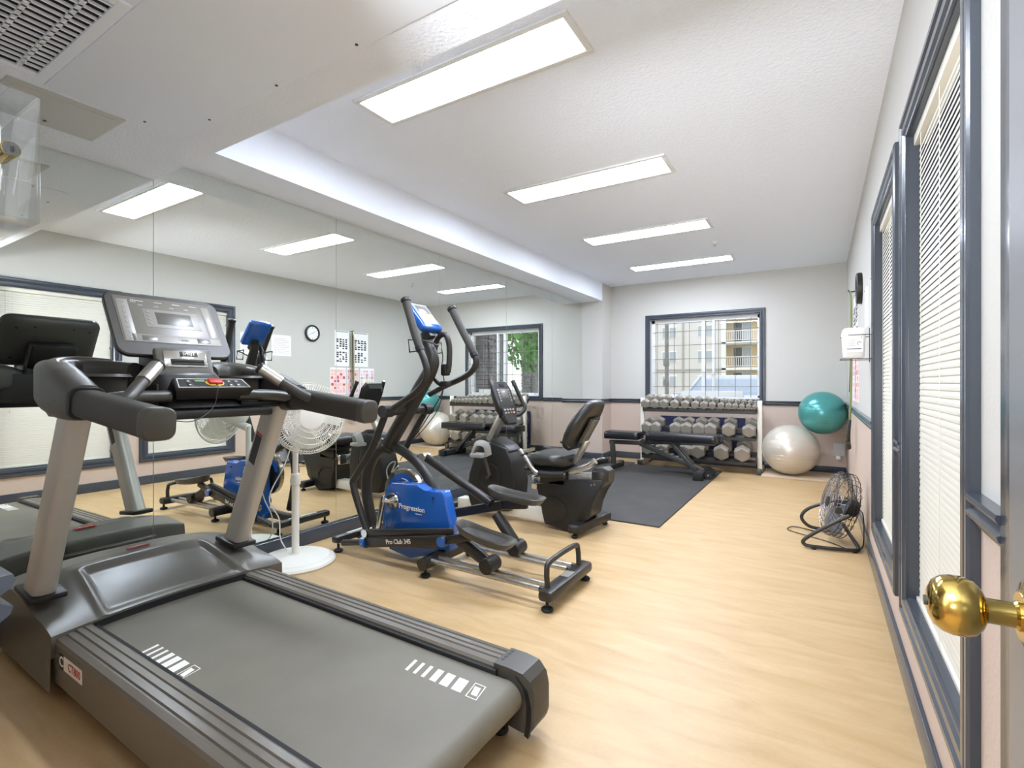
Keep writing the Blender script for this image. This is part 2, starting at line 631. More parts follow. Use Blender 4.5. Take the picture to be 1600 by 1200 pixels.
# right wall windows 2 and 3 with mini blinds
for wi, (y0, y1) in enumerate(RW):
    w = struct(thing('window_%d' % (wi + 2), 'x', 'x', (XR, (y0 + y1) / 2, RZ0)))
    del w['label'], w['category']
    casing(w, 'casing', XR, y0 - 0.077, y1 + 0.077, RZ0 - 0.077, RZ1 + 0.077, 0.077, 'y')
    B().bb(XR + 0.12, XR + 0.15, y0, y1, RZ0, RZ0 + 0.04).bb(XR + 0.12, XR + 0.15, y0, y1, RZ1 - 0.04, RZ1) \
        .bb(XR + 0.12, XR + 0.15, y0, y0 + 0.04, RZ0 + 0.04, RZ1 - 0.04).bb(XR + 0.12, XR + 0.15, y1 - 0.04, y1, RZ0 + 0.04, RZ1 - 0.04).done('vinyl_frame', M['frame_vinyl'], w)
    b = B()
    b.bb(XR - 0.002, XR + 0.12, y0, y0 + 0.006, RZ0, RZ1).bb(XR - 0.002, XR + 0.12, y1 - 0.006, y1, RZ0, RZ1)
    b.bb(XR - 0.002, XR + 0.12, y0 + 0.006, y1 - 0.006, RZ0, RZ0 + 0.006).bb(XR - 0.002, XR + 0.12, y0 + 0.006, y1 - 0.006, RZ1 - 0.006, RZ1)
    b.done('jamb_liner', M['trim'], w)
    B().bb(XR + 0.13, XR + 0.134, y0 + 0.04, y1 - 0.04, RZ0 + 0.04, RZ1 - 0.04).done('pane', M['glass'], w)
    bl = thing('window_blind', ['cream mini blind in the near right-hand window, behind the brass door knob', 'cream mini blind in the farther window beside the white jug'][wi], 'blind', (XR + 0.03, (y0 + y1) / 2, RZ0 + 0.01), 'closed mini blinds on the right wall')
    B().bb(XR + 0.012, XR + 0.048, y0 + 0.006, y1 - 0.006, RZ1 - 0.04, RZ1 - 0.003, 0.003).done('head_rail', M['slat'], bl)
    B().bb(XR + 0.018, XR + 0.042, y0 + 0.01, y1 - 0.01, RZ0 + 0.004, RZ0 + 0.018, 0.003).done('bottom_rail', M['slat'], bl)
    me = None
    n = 76
    zt, zb = RZ1 - 0.055, RZ0 + 0.03
    for k in range(n):
        z = zt + (zb - zt) * k / (n - 1)
        if me is None:
            b = B()
            rings = []
            for yy in (y0 + 0.01, y1 - 0.01):
                ring = []
                for s, c in ((-1, 0), (-0.5, 0.0018), (0, 0.0026), (0.5, 0.0018), (1, 0), (0.5, 0.0012), (0, 0.002), (-0.5, 0.0012)):
                    # slat nearly closed: room edge down
                    a = R(73)
                    u = s * 0.0125
                    ring.append((XR + 0.03 + u * math.cos(a) - c * math.sin(a), yy, z + u * math.sin(a) + c * math.cos(a)))
                rings.append(ring)
            b.loft(rings)
            so = b.done('slat', M['slat'], bl)
            me = so.data
            z_first = z
        else:
            so = bpy.data.objects.new('slat', me)
            so.parent = bl
            so.location = (0, 0, z - z_first)
            # a few kinked slats
            if k % 17 == 5:
                so.rotation_euler = (R(0.25), 0, 0)
            col.objects.link(so)
    for yy in (y0 + 0.12, (y0 + y1) / 2, y1 - 0.12):
        B().cyl((XR + 0.0155, yy, RZ0 + 0.015), (XR + 0.0155, yy, RZ1 - 0.03), 0.0009, n=5).done('ladder_cord', M['cord'], bl)
    if wi == 0:
        B().cyl((XR + 0.01, y0 + 0.06, 0.95), (XR + 0.013, y0 + 0.06, RZ1 - 0.03), 0.003, n=6).done('tilt_wand', M['clear'], bl)
        B().cyl((XR + 0.008, y0 + 0.09, 0.83), (XR + 0.012, y0 + 0.09, RZ1 - 0.03), 0.0012, n=6).done('lift_cord', M['cord'], bl)
        B().lathe([(0.002, 0.03), (0.006, 0), (0.004, -0.002)], 8, Matrix.Translation((XR + 0.008, y0 + 0.09, 0.8))).done('cord_tassel', M['board'], bl)

# ------------------------------------------------------------ mirror panels
ends = [0.2, 1.222, 2.35, 3.472, 4.583, 5.666, CY - 0.003]
ordn = ['first mirror panel from the doorway, behind the treadmill console', 'second mirror panel from the doorway, behind the white pedestal fan',
        'third mirror panel, behind the blue and black elliptical', 'fourth mirror panel, behind the recumbent bike console',
        'fifth mirror panel, behind the recumbent bike seat', 'last mirror panel, next to the wall return in the far corner']
for k in range(6):
    z1 = NZ if k == 0 else SZ
    o = B().bb(XM - 0.004, XM, ends[k] + 0.0016, ends[k + 1] - 0.0016, 0.092, z1 - 0.002).done('wall_mirror', M['mirror'], flat=True, loc=(XM, ends[k], 0.092))
    tag(o, ordn[k] + ', frameless and full height', 'mirror', 'mirror panels along the left wall')

# ------------------------------------------------------------ ceiling fittings
LX0, LX1 = -1.967, -0.805
for k, (y0, y1, lab) in enumerate(((1.70, 1.975, 'long flat ceiling light panel nearest the camera, cut by the top of the frame'),
                                   (3.08, 3.375, 'second long ceiling light panel from the camera'),
                                   (4.46, 4.75, 'third long ceiling light panel from the camera, before the sprinkler'),
                                   (5.845, 6.11, 'farthest long ceiling light panel, near the window wall'))):
    t = thing('ceiling_light', lab, 'light', ((LX0 + LX1) / 2, (y0 + y1) / 2, H), 'recessed ceiling light panels')
    b = B()
    fr = 0.028
    b.bb(LX0, LX1, y0, y0 + fr, H - 0.012, H, 0.003).bb(LX0, LX1, y1 - fr, y1, H - 0.012, H, 0.003)
    b.bb(LX0, LX0 + fr, y0 + fr, y1 - fr, H - 0.012, H, 0.003).bb(LX1 - fr, LX1, y0 + fr, y1 - fr, H - 0.012, H, 0.003)
    b.done('frame', M['light_frame'], t)
    B().bb(LX0 + fr, LX1 - fr, y0 + fr, y1 - fr, H - 0.006, H - 0.001).done('diffuser', M['diffuser'], t, flat=True)

t = thing('fire_sprinkler', 'small chrome sprinkler head on the ceiling between the two farthest lights', 'sprinkler', (-0.885, 5.27, H))
B().lathe([(0.035, 0), (0.034, -0.006), (0.014, -0.012), (0.012, -0.02)], 16, Matrix.Translation((-0.885, 5.27, H))).done('escutcheon', M['light_frame'], t)
B().lathe([(0.006, -0.02), (0.006, -0.034), (0.018, -0.036), (0.018, -0.038)], 12, Matrix.Translation((-0.885, 5.27, H))).done('deflector', M['chrome'], t)

t = thing('ceiling_plate', 'large smooth white cover plate screwed to the lowered ceiling beside the grille', 'panel', (-1.6, 0.8, NZ))
B().bb(-2.285, -0.75, 0.635, 1.073, NZ - 0.004, NZ, 0.001).done('plate', M['smooth_white'], t)
for x, y in ((-2.262, 0.93), (-2.03, 1.055), (-1.2, 1.055), (-1.6, 1.055)):
    B().lathe([(0.005, 0), (0.005, -0.002), (0.003, -0.003)], 8, Matrix.Translation((x, y, NZ - 0.004))).done('screw', M['gun'], t)
t = thing('access_hatch', 'light grey metal access hatch in the lowered ceiling corner', 'hatch', (-2.48, 0.72, NZ))
b = B()
b.bb(-2.64, -2.32, 0.55, 0.889, NZ - 0.005, NZ, 0.0015)
b.done('frame', M['grey_metal'], t)
B().bb(-2.612, -2.345, 0.575, 0.862, NZ - 0.0075, NZ - 0.005, 0.001).done('door_leaf', M['grey_metal'], t)
B().lathe([(0.006, 0), (0.006, -0.003)], 8, Matrix.Translation((-2.58, 0.72, NZ - 0.0075))).done('latch_screw', M['gun'], t)
t = thing('return_grille', 'white slotted air grille with dark interior at the ceiling corner', 'vent', (-1.95, 0.33, NZ))
B().bb(-2.215, -1.62, 0.05, 0.613, NZ - 0.002, NZ + 0.0, 0).done('backing', M['dark'], t)
b = B()
b.bb(-2.232, -1.6, 0.598, 0.628, NZ - 0.01, NZ - 0.001, 0.002).bb(-2.232, -1.6, 0.03, 0.06, NZ - 0.01, NZ - 0.001, 0.002)
b.bb(-2.232, -2.205, 0.06, 0.598, NZ - 0.01, NZ - 0.001, 0.002).bb(-1.63, -1.6, 0.06, 0.598, NZ - 0.01, NZ - 0.001, 0.002)
b.done('frame', M['smooth_white'], t)
for k in range(6):
    y = 0.15 + k * 0.08
    B().bb(-2.205, -1.63, y - 0.006, y + 0.006, NZ - 0.009, NZ - 0.002).done('cross_bar', M['smooth_white'], t)
for k in range(17):
    x = -2.17 + k * 0.033
    B().bb(x - 0.0035, x + 0.0035, 0.06, 0.598, NZ - 0.009, NZ - 0.002).done('slat', M['smooth_white'], t)

# ------------------------------------------------------------ open door with brass knob
d1 = struct(thing('door_1', 'x', 'x', (0.175, -0.1, 0)))
del d1['label'], d1['category']
B().bb(0.156, 0.196, -0.13, 0.668, 0.012, 2.03, 0.002).done('door_leaf', M['door'], d1)
k = frame((0.156, 0.595, 0.851), (0, 1, 0), (0, 0, 1))   # local z = +x ... turned below
k = Matrix.Translation((0.156, 0.595, 0.851)) @ Matrix.Rotation(R(-90), 4, 'Y')   # local z -> -x
B().lathe([(0.032, 0), (0.032, 0.003), (0.029, 0.006), (0.022, 0.008), (0.020, 0.010)], 32, k).done('rose', M['brass'], d1)
B().lathe([(0.0125, 0.009), (0.0125, 0.012), (0.0105, 0.014), (0.0105, 0.030), (0.0115, 0.033)], 24, k).done('neck', M['brass'], d1)
B().lathe([(0.0115, 0.032), (0.018, 0.035), (0.0235, 0.040), (0.0258, 0.047), (0.0258, 0.055), (0.024, 0.062), (0.0195, 0.068), (0.012, 0.0715), (0.007, 0.0725), (0.0, 0.0725)], 40, k).done('knob', M['brass'], d1, angle=60)
B().lathe([(0.0045, 0.0722), (0.0045, 0.0745), (0, 0.0748)], 14, k).done('lock_button', M['gun'], d1)

# ------------------------------------------------------------ thermostat guard at the left
t = thing('thermostat_guard', 'clear plastic lock box over a thermostat on the wall by the doorway', 'lock box', (-0.82, 0.16, 1.23))
gx0, gx1, gy0, gy1, gz0, gz1 = -0.89, -0.753, 0.162, 0.2065, 1.232, 1.374
b = B()
w = 0.0025
b.bb(gx0, gx1, gy1 - w, gy1, gz0, gz1, 0.001).bb(gx1 - w, gx1, gy0, gy1 - w, gz0, gz1, 0.001).bb(gx0, gx0 + w, gy0, gy1 - w, gz0, gz1, 0.001)
b.bb(gx0 + w, gx1 - w, gy0, gy1 - w, gz1 - w, gz1).bb(gx0 + w, gx1 - w, gy0, gy1 - w, gz0, gz0 + w)
b.done('clear_cover', M['clear'], t)
B().bb(gx0 - 0.008, gx1 + 0.003, 0.16, 0.163, gz0 - 0.01, gz1 + 0.01, 0.001).done('wall_plate', M['clear'], t)
B().cyl((gx1 - 0.03, 0.181, 1.305), (gx1 + 0.004, 0.181, 1.305), 0.0085, n=20).done('lock_barrel', M['brass'], t)
B().cyl((gx1 + 0.004, 0.181, 1.305), (gx1 + 0.0055, 0.181, 1.305), 0.0075, n=20).done('lock_face', M['gun'], t)
B().bb(gx1 + 0.0053, gx1 + 0.006, 0.1798, 0.1822, 1.302, 1.308).done('keyhole', M['dark'], t)
B().bb(-0.88, -0.80, 0.163, 0.186, 1.27, 1.35, 0.004).done('thermostat', M['white_plastic'], t)

# ============================================================ TREADMILL (faces the mirror, -X is its front)
TM = thing('treadmill', 'large charcoal treadmill with taupe uprights in the left foreground', 'treadmill', (-1.75, 0.995, 0))
YC = 0.995


def part(b, name, m, p=None, **k):
    return b.done(name, M[m] if isinstance(m, str) else m, p if p is not None else TM, **k)


# frame and feet
part(B().bb(-2.3, -0.80, YC - 0.34, YC + 0.34, 0.055, 0.165, 0.01), 'deck_frame', 'black_plastic')
for x, y in ((-0.83, YC + 0.30), (-0.83, YC - 0.30), (-2.6, YC + 0.30), (-2.6, YC - 0.30)):
    part(B().lathe([(0.022, 0.0), (0.026, 0.006), (0.024, 0.02), (0.010, 0.024), (0.010, 0.06)], 16, Matrix.Translation((x, y, 0))), 'levelling_foot', 'rubber')
# running belt round the rear roller
prof = [(-2.28, 0.192)] + [(-0.775 + 0.046 * math.sin(a), 0.146 + 0.046 * math.cos(a)) for a in [math.pi * k / 12 for k in range(13)]] + [(-2.28, 0.10)]
inner = [(x if i in (0, len(prof) - 1) else -0.775 + (x + 0.775) * 0.93, 0.146 + (z - 0.146) * 0.93) for i, (x, z) in enumerate(prof)]
b = B()
ring = prof + inner[::-1]
b.loft([[(x, y, z) for x, z in ring] for y in (YC - 0.262, YC + 0.258)])
part(b, 'running_belt', 'belt', angle=30)
part(B().cyl((-0.775, YC - 0.29, 0.146), (-0.775, YC + 0.29, 0.146), 0.042), 'rear_roller', 'dark_plastic')
# side rails, grooved
for s, y0, y1 in ((-1, YC - 0.378, YC - 0.268), (1, YC + 0.272, YC + 0.384)):
    w = y1 - y0
    pr = [(0, 0.07), (0, 0.198), (0.006, 0.208), (0.024, 0.212), (0.027, 0.208), (0.031, 0.208), (0.034, 0.213), (0.050, 0.214), (0.053, 0.210), (0.057, 0.210), (0.060, 0.215),
          (0.074, 0.215), (0.077, 0.211), (0.081, 0.211), (0.084, 0.215), (w - 0.008, 0.214), (w, 0.208), (w, 0.19), (w - 0.006, 0.17), (w - 0.006, 0.07)]
    b = B()
    if s < 0:
        b.loft([[(x, y0 + u, z) for u, z in pr] for x in (-2.165, -0.815)])
    else:
        b.loft([[(x, y1 - u, z) for u, z in pr] for x in (-2.165, -0.815)])
    ro = part(b, 'side_rail', 'rail', angle=20)
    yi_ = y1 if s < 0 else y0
    part(B().bb(-2.165, -0.82, yi_, yi_ - s * 0.014, 0.12, 0.2045, 0.001), 'rail_shade_strip', 'rubber', ro)  # black strip painting the shade between belt and rail
    # rear end cap with a hooked rear lip
    b = B()
    yo = y0 if s < 0 else y1
    yi = y1 if s < 0 else y0
    rings = []
    for x, zt, zb, tuck in ((-0.835, 0.219, 0.06, 0.0), (-0.78, 0.219, 0.05, 0.0), (-0.735, 0.214, 0.045, 0.002), (-0.712, 0.196, 0.05, 0.008), (-0.700, 0.165, 0.07, 0.016), (-0.698, 0.12, 0.085, 0.024)):
        ya, yb_ = yo - s * tuck, yi + s * tuck * 0.5
        ch = 0.012
        rings.append([(x, yb_, zb), (x, yb_, zt), (x, ya - s * ch, zt), (x, ya, zt - ch), (x, ya, zb + ch), (x, ya - s * ch, zb)])
    b.loft(rings)
    c = part(b, 'rear_cap', 'dark_plastic', angle=30)
    # inner curved flange
    part(B().loft([[(x, yi + s * 0.0, z), (x, yi + s * 0.012, z), (x + 0.014, yi + s * 0.012, z - 0.005), (x + 0.014, yi, z - 0.005)] for x, z in
                   ((-0.80, 0.215), (-0.765, 0.205), (-0.735, 0.175), (-0.722, 0.13), (-0.722, 0.08), (-0.73, 0.04))]), 'belt_guard', 'black_plastic')
    for k in range(4):
        part(B().bb(-0.826, -0.823 + 0.006, yi + s * (0.025 + 0.018 * k), yi + s * (0.036 + 0.018 * k), 0.2185, 0.2196), 'grip_rib', 'black_plastic', c)
# model plate on the left skirt
lp = part(B().bb(-2.055, -1.905, YC - 0.3795, YC - 0.378, 0.135, 0.178), 'model_plate', 'print_white', flat=True)
m = frame((-1.965, YC - 0.3797, 0.1565), (1, 0, 0), (0, 0, 1))
text('lettering', 'CT800', 0.036, m, M['red_label'], lp, bold=0.0003)
lp2 = part(B().bb(-2.09, -2.06, YC - 0.3795, YC - 0.378, 0.132, 0.18), 'emblem_plate', 'black_plastic', flat=True)
text('lettering', 'C', 0.046, frame((-2.075, YC - 0.3797, 0.156), (1, 0, 0), (0, 0, 1)), M['print_white'], lp2, bold=0.0008)


# white marker bars printed on the belt
def bars(x0, y, s):
    x = x0
    for k, (w, gap) in enumerate(((0.011, 0.021), (0.011, 0.021), (0.012, 0.020), (0.023, 0.014), (0.030, 0.014), (0.034, 0.02), (0.026, 0))):
        zz = 0.1922
        sl = 0.012
        if k < 6:
            q = [(x, y - 0.028, zz), (x + w, y - 0.028, zz), (x + w - sl, y + 0.028, zz), (x - sl, y + 0.028, zz)]
            part(B().prism(q, (0, 0, 0.0006)), 'belt_mark', 'print_white', flat=True)
        else:
            o0 = Vector((x + w / 2, y, zz))

            def quad(a, h):
                return [o0 + Vector((-a + sl / 2, -h, 0)), o0 + Vector((a + sl / 2, -h, 0)), o0 + Vector((a - sl / 2, h, 0)), o0 + Vector((-a - sl / 2, h, 0))]
            part(B().prism(quad(0.010, 0.018), (0, 0, 0.0006)), 'belt_mark', 'print_white', flat=True)
            b = B()
            qa, qb = quad(0.019, 0.032), quad(0.0165, 0.0295)
            for i in range(4):
                j = (i + 1) % 4
                b.prism([qa[i], qa[j], qb[j], qb[i]], (0, 0, 0.0006))
            part(b, 'belt_mark_outline', 'print_white', flat=True)
        x += w + gap


bars(-1.845, YC - 0.222, 0)
bars(-1.066, YC + 0.165, 0)

# motor hood: crowned cover with a sunken panel towards the belt
HY = 0.408


def sstep(a, b_, x):
    t = min(1, max(0, (x - a) / (b_ - a)))
    return t * t * (3 - 2 * t)


def hood(u, v):
    y = (v * 2 - 1)
    ay = abs(y)
    xr = -2.135 - 0.055 * (1 - y * y)
    xf = -2.735
    if u < 0.82:
        t = u / 0.82
        x = xr + (xf - xr) * t
        z = 0.222 + 0.102 * math.sin(min(1, t / 0.72) * math.pi / 2) - 0.018 * max(0, t - 0.72) / 0.28
        z *= 1 - 0.12 * ay ** 3.0 * sstep(0.0, 0.35, t)
        yy = y * HY
        m_ = 0.58 - 0.10 * t
        ins = sstep(m_ + 0.035, m_ - 0.02, ay) * sstep(0.60, 0.50, t)
        ridge = math.exp(-((ay - m_ - 0.045) / 0.03) ** 2) * sstep(0.66, 0.58, t) + math.exp(-((t - 0.60) / 0.045) ** 2) * sstep(m_ + 0.08, m_ + 0.0, ay)
        z += -0.016 * ins * sstep(0.0, 0.1, t) + 0.006 * min(1, ridge)
    else:
        t = (u - 0.82) / 0.18
        x = xf - 0.02 * math.sin(t * math.pi / 2)
        z0 = (0.222 + 0.102 - 0.018) * (1 - 0.12 * ay ** 3.0)
        z = z0 + (0.035 - z0) * t
        yy = y * HY
    return (x, YC + 0.02 + yy, z)


b = B()
b.grid(96, 110, hood)
# skirts
for s in (0.0, 1.0):
    def side(u, v, s=s):
        p = hood(u, s)
        return (p[0], p[1] + (0.004 if s else -0.004) * v, p[2] + (0.04 - p[2]) * v)
    b.grid(96, 1, side)


def apron(u, v):
    p = hood(0, v)
    return (p[0] - 0.002 * u, p[1], p[2] + (0.15 - p[2]) * u)


b.grid(1, 110, apron)
bmesh.ops.remove_doubles(b.bm, verts=b.bm.verts, dist=0.0005)
hd = part(b, 'motor_hood', 'charcoal', angle=50)
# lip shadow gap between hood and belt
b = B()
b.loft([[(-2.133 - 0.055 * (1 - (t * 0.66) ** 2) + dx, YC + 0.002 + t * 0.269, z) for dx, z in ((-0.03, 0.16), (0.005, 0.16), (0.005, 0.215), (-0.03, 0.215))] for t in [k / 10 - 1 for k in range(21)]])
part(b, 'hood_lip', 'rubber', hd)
# front louvres
for k in range(14):
    y = YC + 0.03 - 0.20 + k * 0.031
    part(B().bb(-2.790, -2.748, y - 0.010, y + 0.010, 0.150, 0.235, 0.005), 'front_louvre', 'dark_plastic', hd)
b = B()
b.bb(-2.786, -2.745, YC - 0.22, YC + 0.27, 0.238, 0.254, 0.004).bb(-2.786, -2.75, YC - 0.22, YC + 0.27, 0.13, 0.146, 0.004)
part(b, 'louvre_frame', 'charcoal', hd)
# red caution strip on the hood
q = [hood(0.63, v)for v in (0.46, 0.565)] + [hood(0.585, v) for v in (0.565, 0.46)]
st = part(B().prism([(p[0], p[1], p[2] + 0.0045) for p in q], (0, 0, 0.002)), 'caution_label', 'red_label', hd, flat=True)
a0, a1, a3 = (Vector(q[0]), Vector(q[1]), Vector(q[3]))
text('lettering', 'CAUTION', 0.013, frame((a0 + Vector(q[2])) / 2 + Vector((0, 0, 0.008)), a1 - a0, a0 - a3 if (a0 - a3).x < 0 else a3 - a0), M['print_white'], hd)
# black corner shoes at the foot of the uprights
for y in (YC - 0.352, YC + 0.345):
    part(B().bar((-2.46, y, 0.318), (-2.29, y, 0.300), 0.105, 0.022, 0.006), 'upright_shoe', 'black_plastic')


# uprights
def rrect(c, ax, ay, w, h, r, n=4):
    c, ax, ay = Vector(c), Vector(ax), Vector(ay)
    out = []
    for sx, sy, a0_ in ((1, 1, 0), (-1, 1, 90), (-1, -1, 180), (1, -1, 270)):
        for k in range(n + 1):
            a = R(a0_ + 90 * k / n)
            out.append(c + ax * (sx * (w / 2 - r) + r * math.cos(a)) + ay * (sy * (h / 2 - r) + r * math.sin(a)))
    return out


for s, yb, yt in ((-1, YC - 0.357, YC - 0.352), (1, YC + 0.345, YC + 0.342)):
    P0, P1 = Vector((-2.375, yb, 0.30)), Vector((-2.045, yt, 0.955))
    b = B()
    b.loft([rrect(P0 + (P1 - P0) * t, (1, 0, 0), (0, 1, 0), 0.13 - 0.012 * t, 0.068, 0.024) for t in (0, 0.5, 1)])
    up = part(b, 'upright', 'taupe', angle=30)
    if s > 0:
        d = (P1 - P0).normalized()
        mm = frame(P0 + (P1 - P0) * 0.70 + Vector((-0.006, -0.0345, 0)), d, (0, -1, 0) if False else d.cross(Vector((0, -1, 0))))
        part(B().box((0, 0, 0), (0.14, 0.045, 0.0012), 0, mm), 'warning_label', 'ink', up, flat=True)
        part(B().box((0.078, 0, 0), (0.012, 0.045, 0.0013), 0, mm), 'label_header', M['red'], up, flat=True)
        for k in range(6):
            part(B().box((-0.055 + 0.02 * k, 0, 0.0004), (0.006, 0.034, 0.0012), 0, mm), 'label_line', 'print_grey', up, flat=True)
        for k in range(4):
            q = P0 + (P1 - P0) * (0.965 - 0.02 * (k % 2)) + Vector((-0.015 + 0.02 * (k // 2), -0.0345, 0))
            part(B().cyl(q, q + Vector((0, -0.002, 0)), 0.006, n=12), 'bolt', 'black_metal', up)

# handrail arms: thick sweeping mouldings that curl round into foam grips
for s in (-1, 1):
    def yy(a):
        return YC + s * a
    path = [(-2.20, 0.13, 1.075, 0.08, 0.11), (-2.29, 0.19, 1.08, 0.09, 0.12), (-2.325, 0.27, 1.075, 0.10, 0.13), (-2.275, 0.34, 1.06, 0.105, 0.15),
            (-2.18, 0.358, 1.04, 0.105, 0.165), (-2.08, 0.364, 1.02, 0.10, 0.16), (-1.99, 0.364, 1.003, 0.095, 0.135), (-1.925, 0.362, 0.992, 0.09, 0.108)]
    cs = smooth_path([Vector((p[0], yy(p[1]), p[2])) for p in path], 5)
    b = B()
    rings = []
    for i, c in enumerate(cs):
        t = (cs[min(i + 1, len(cs) - 1)] - cs[max(i - 1, 0)])
        t.z = 0
        t.normalize()
        sd = Vector((t.y, -t.x, 0))
        f = i / (len(cs) - 1) * (len(path) - 1)
        k = min(int(f), len(path) - 2)
        w = path[k][3] + (path[k + 1][3] - path[k][3]) * (f - k)
        h = path[k][4] + (path[k + 1][4] - path[k][4]) * (f - k)
        rings.append(rrect(c, sd, (0, 0, 1), w, h, 0.034, 5))
    b.loft(rings)
    arm = part(b, 'handrail_arm', 'dark_plastic', angle=50)
    # cup well inside the curve of the arm
    w0_ = []
    for f, z in ((1.0, 1.075), (0.93, 1.085), (0.84, 1.075), (0.78, 0.975), (0.5, 0.972)):
        w0_.append([(-2.165 + 0.115 * f * math.cos(2 * math.pi * q / 28), yy(0.245 + 0.085 * f * math.sin(2 * math.pi * q / 28)), z) for q in range(28)])
    part(B().loft(w0_), 'cup_holder', 'dark_plastic', arm, angle=50)
    # raised spine along the arm
    part(B().tube([c + Vector((0, 0, 0.058 if i < len(cs) * 0.6 else 0.05)) for i, c in enumerate(cs)][4:-6], [0.006 + 0.018 * math.sin(math.pi * i / (len(cs) - 11)) for i in range(len(cs) - 10)], 10), 'arm_spine', 'charcoal', arm)
    # collar and foam grip
    g0, g1 = Vector((-1.95, yy(0.362), 0.993)), Vector((-1.455, yy(0.352), 0.943))
    b = B()
    d = (g1 - g0).normalized()
    b.loft([rrect(g0 + d * q, (0, 1, 0), d.cross(Vector((0, 1, 0))), 0.094 - e, 0.10 - e, 0.026) for q, e in ((0, 0.004), (0.005, 0), (0.03, 0), (0.035, 0.004))])
    part(b, 'grip_collar', 'black_plastic', arm)
    b = B()
    L = (g1 - g0).length
    b.loft([rrect(g0 + d * q, (0, 1, 0), d.cross(Vector((0, 1, 0))), 0.078 - e, 0.084 - e, 0.024 - e / 3) for q, e in ((0.03, 0), (0.06, 0), (L - 0.035, 0))])
    part(b, 'foam_grip', 'foam', arm)
    b = B()
    b.loft([rrect(g0 + d * q, (0, 1, 0), d.cross(Vector((0, 1, 0))), 0.081 - e, 0.087 - e, 0.024) for q, e in ((L - 0.036, 0.0), (L - 0.01, 0), (L - 0.003, 0.006), (L, 0.02))])
    part(b, 'grip_end_cap', 'dark_plastic', arm)
    # lower skirt where the upright enters
    b = B()
    b.loft([rrect((-2.075, yy(0.356), 0.945), (1, 0, 0), (0, 1, 0), 0.15, 0.085, 0.03), rrect((-2.09, yy(0.365), 1.0), (1, 0, 0), (0, 1, 0), 0.22, 0.098, 0.035)])
    part(b, 'arm_socket', 'dark_plastic', arm)
    # pulse sensor stub: dark elbow and silver sleeve
    p = [Vector((-1.80, yy(0.35), 0.985)), Vector((-1.79, yy(0.31), 1.0)), Vector((-1.83, yy(0.262), 1.04)), Vector((-1.87, yy(0.212), 1.085))]
    sb = part(B().tube(p, 0.0195, 14, sm=5), 'sensor_bar', 'dark_plastic', arm)
    e = (p[3] - p[2]).normalized()
    part(B().cyl(p[3] - e * 0.045, p[3] + e * 0.045, 0.0225), 'pulse_sensor', 'brushed', sb)
    part(B().lathe([(0.024, 0.0), (0.025, 0.006), (0.021, 0.013), (0.008, 0.017)], 18, frame(p[3] + e * 0.044, (0, 1, 0), Vector((0, 1, 0)).cross(e) * -1) if False else Matrix.Translation(p[3] + e * 0.044) @ e.to_track_quat('Z', 'Y').to_matrix().to_4x4()), 'sensor_cap', 'black_plastic', sb)
    # round cross handle towards the console
    part(B().tube([(-1.93, yy(0.33), 0.995), (-1.945, yy(0.26), 1.005), (-1.95, yy(0.12), 1.006)], 0.0215, 14, sm=4), 'cross_handle', 'gun', arm)

# tray between the arms
b = B()
b.bb(-2.32, -1.96, YC - 0.31, YC + 0.31, 0.955, 0.972, 0.006)
b.bb(-2.335, -2.315, YC - 0.30, YC + 0.30, 0.965, 1.10, 0.006)
b.bb(-2.30, -1.97, YC - 0.152, YC - 0.145, 0.965, 1.05, 0.002).bb(-2.30, -1.97, YC + 0.145, YC + 0.152, 0.965, 1.05, 0.002)
part(b, 'console_tray', 'black_plastic')
part(B().bb(-2.14, -1.90, YC - 0.20, YC + 0.24, 0.925, 0.957, 0.01), 'underside_shell', 'black_plastic')
# centre console body
b = B()
b.loft([rrect((-2.10, YC, 0.965), (1, 0, 0), (0, 1, 0), 0.34, 0.27, 0.04), rrect((-2.13, YC, 1.04), (1, 0, 0), (0, 1, 0), 0.25, 0.255, 0.04),
        rrect((-2.165, YC, 1.10), (1, 0, 0), (0, 1, 0), 0.16, 0.22, 0.03), rrect((-2.20, YC, 1.185), (1, 0, 0), (0, 1, 0), 0.10, 0.20, 0.02)])
cb = part(b, 'console_body', 'black_plastic')
# sloping face with chrome trim, slot and the name
fu = Vector((-0.055, 0, 0.16)).normalized()       # up along the face
fo = Vector((-2.082, YC - 0.005, 1.118))
fm = frame(fo, (0, 1, 0), fu)
part(B().box((0, 0, -0.012), (0.202, 0.150, 0.03), 0.012, fm), 'face_panel', 'charcoal', cb)
ct = part(B().box((0, 0.028, 0.004), (0.152, 0.066, 0.006), 0.006, fm), 'chrome_trim', 'chrome', cb)
part(B().box((0.005, 0.014, 0.0075), (0.118, 0.022, 0.003), 0.001, fm), 'vent_slot', 'dark', cb)
for k in (-1, 1):
    part(B().box((0.005, 0.014 + k * 0.006, 0.0092), (0.112, 0.002, 0.0012), 0, fm), 'vent_fin', 'dark_plastic', cb)
part(B().box((0.012, 0.047, 0.0072), (0.064, 0.02, 0.0012), 0.002, fm), 'name_plate', 'gun', cb)
text('lettering', 'SPIRIT', 0.017, fm @ Matrix.Translation((0.012, 0.047, 0.0085)), M['print_white'], cb, bold=0.0003)
part(B().box((0, -0.048, 0.003), (0.16, 0.040, 0.006), 0.008, fm), 'speaker_recess', 'gun', cb)
part(B().box((0, -0.050, 0.006), (0.125, 0.018, 0.004), 0.006, fm), 'speaker_bar', 'charcoal', cb)
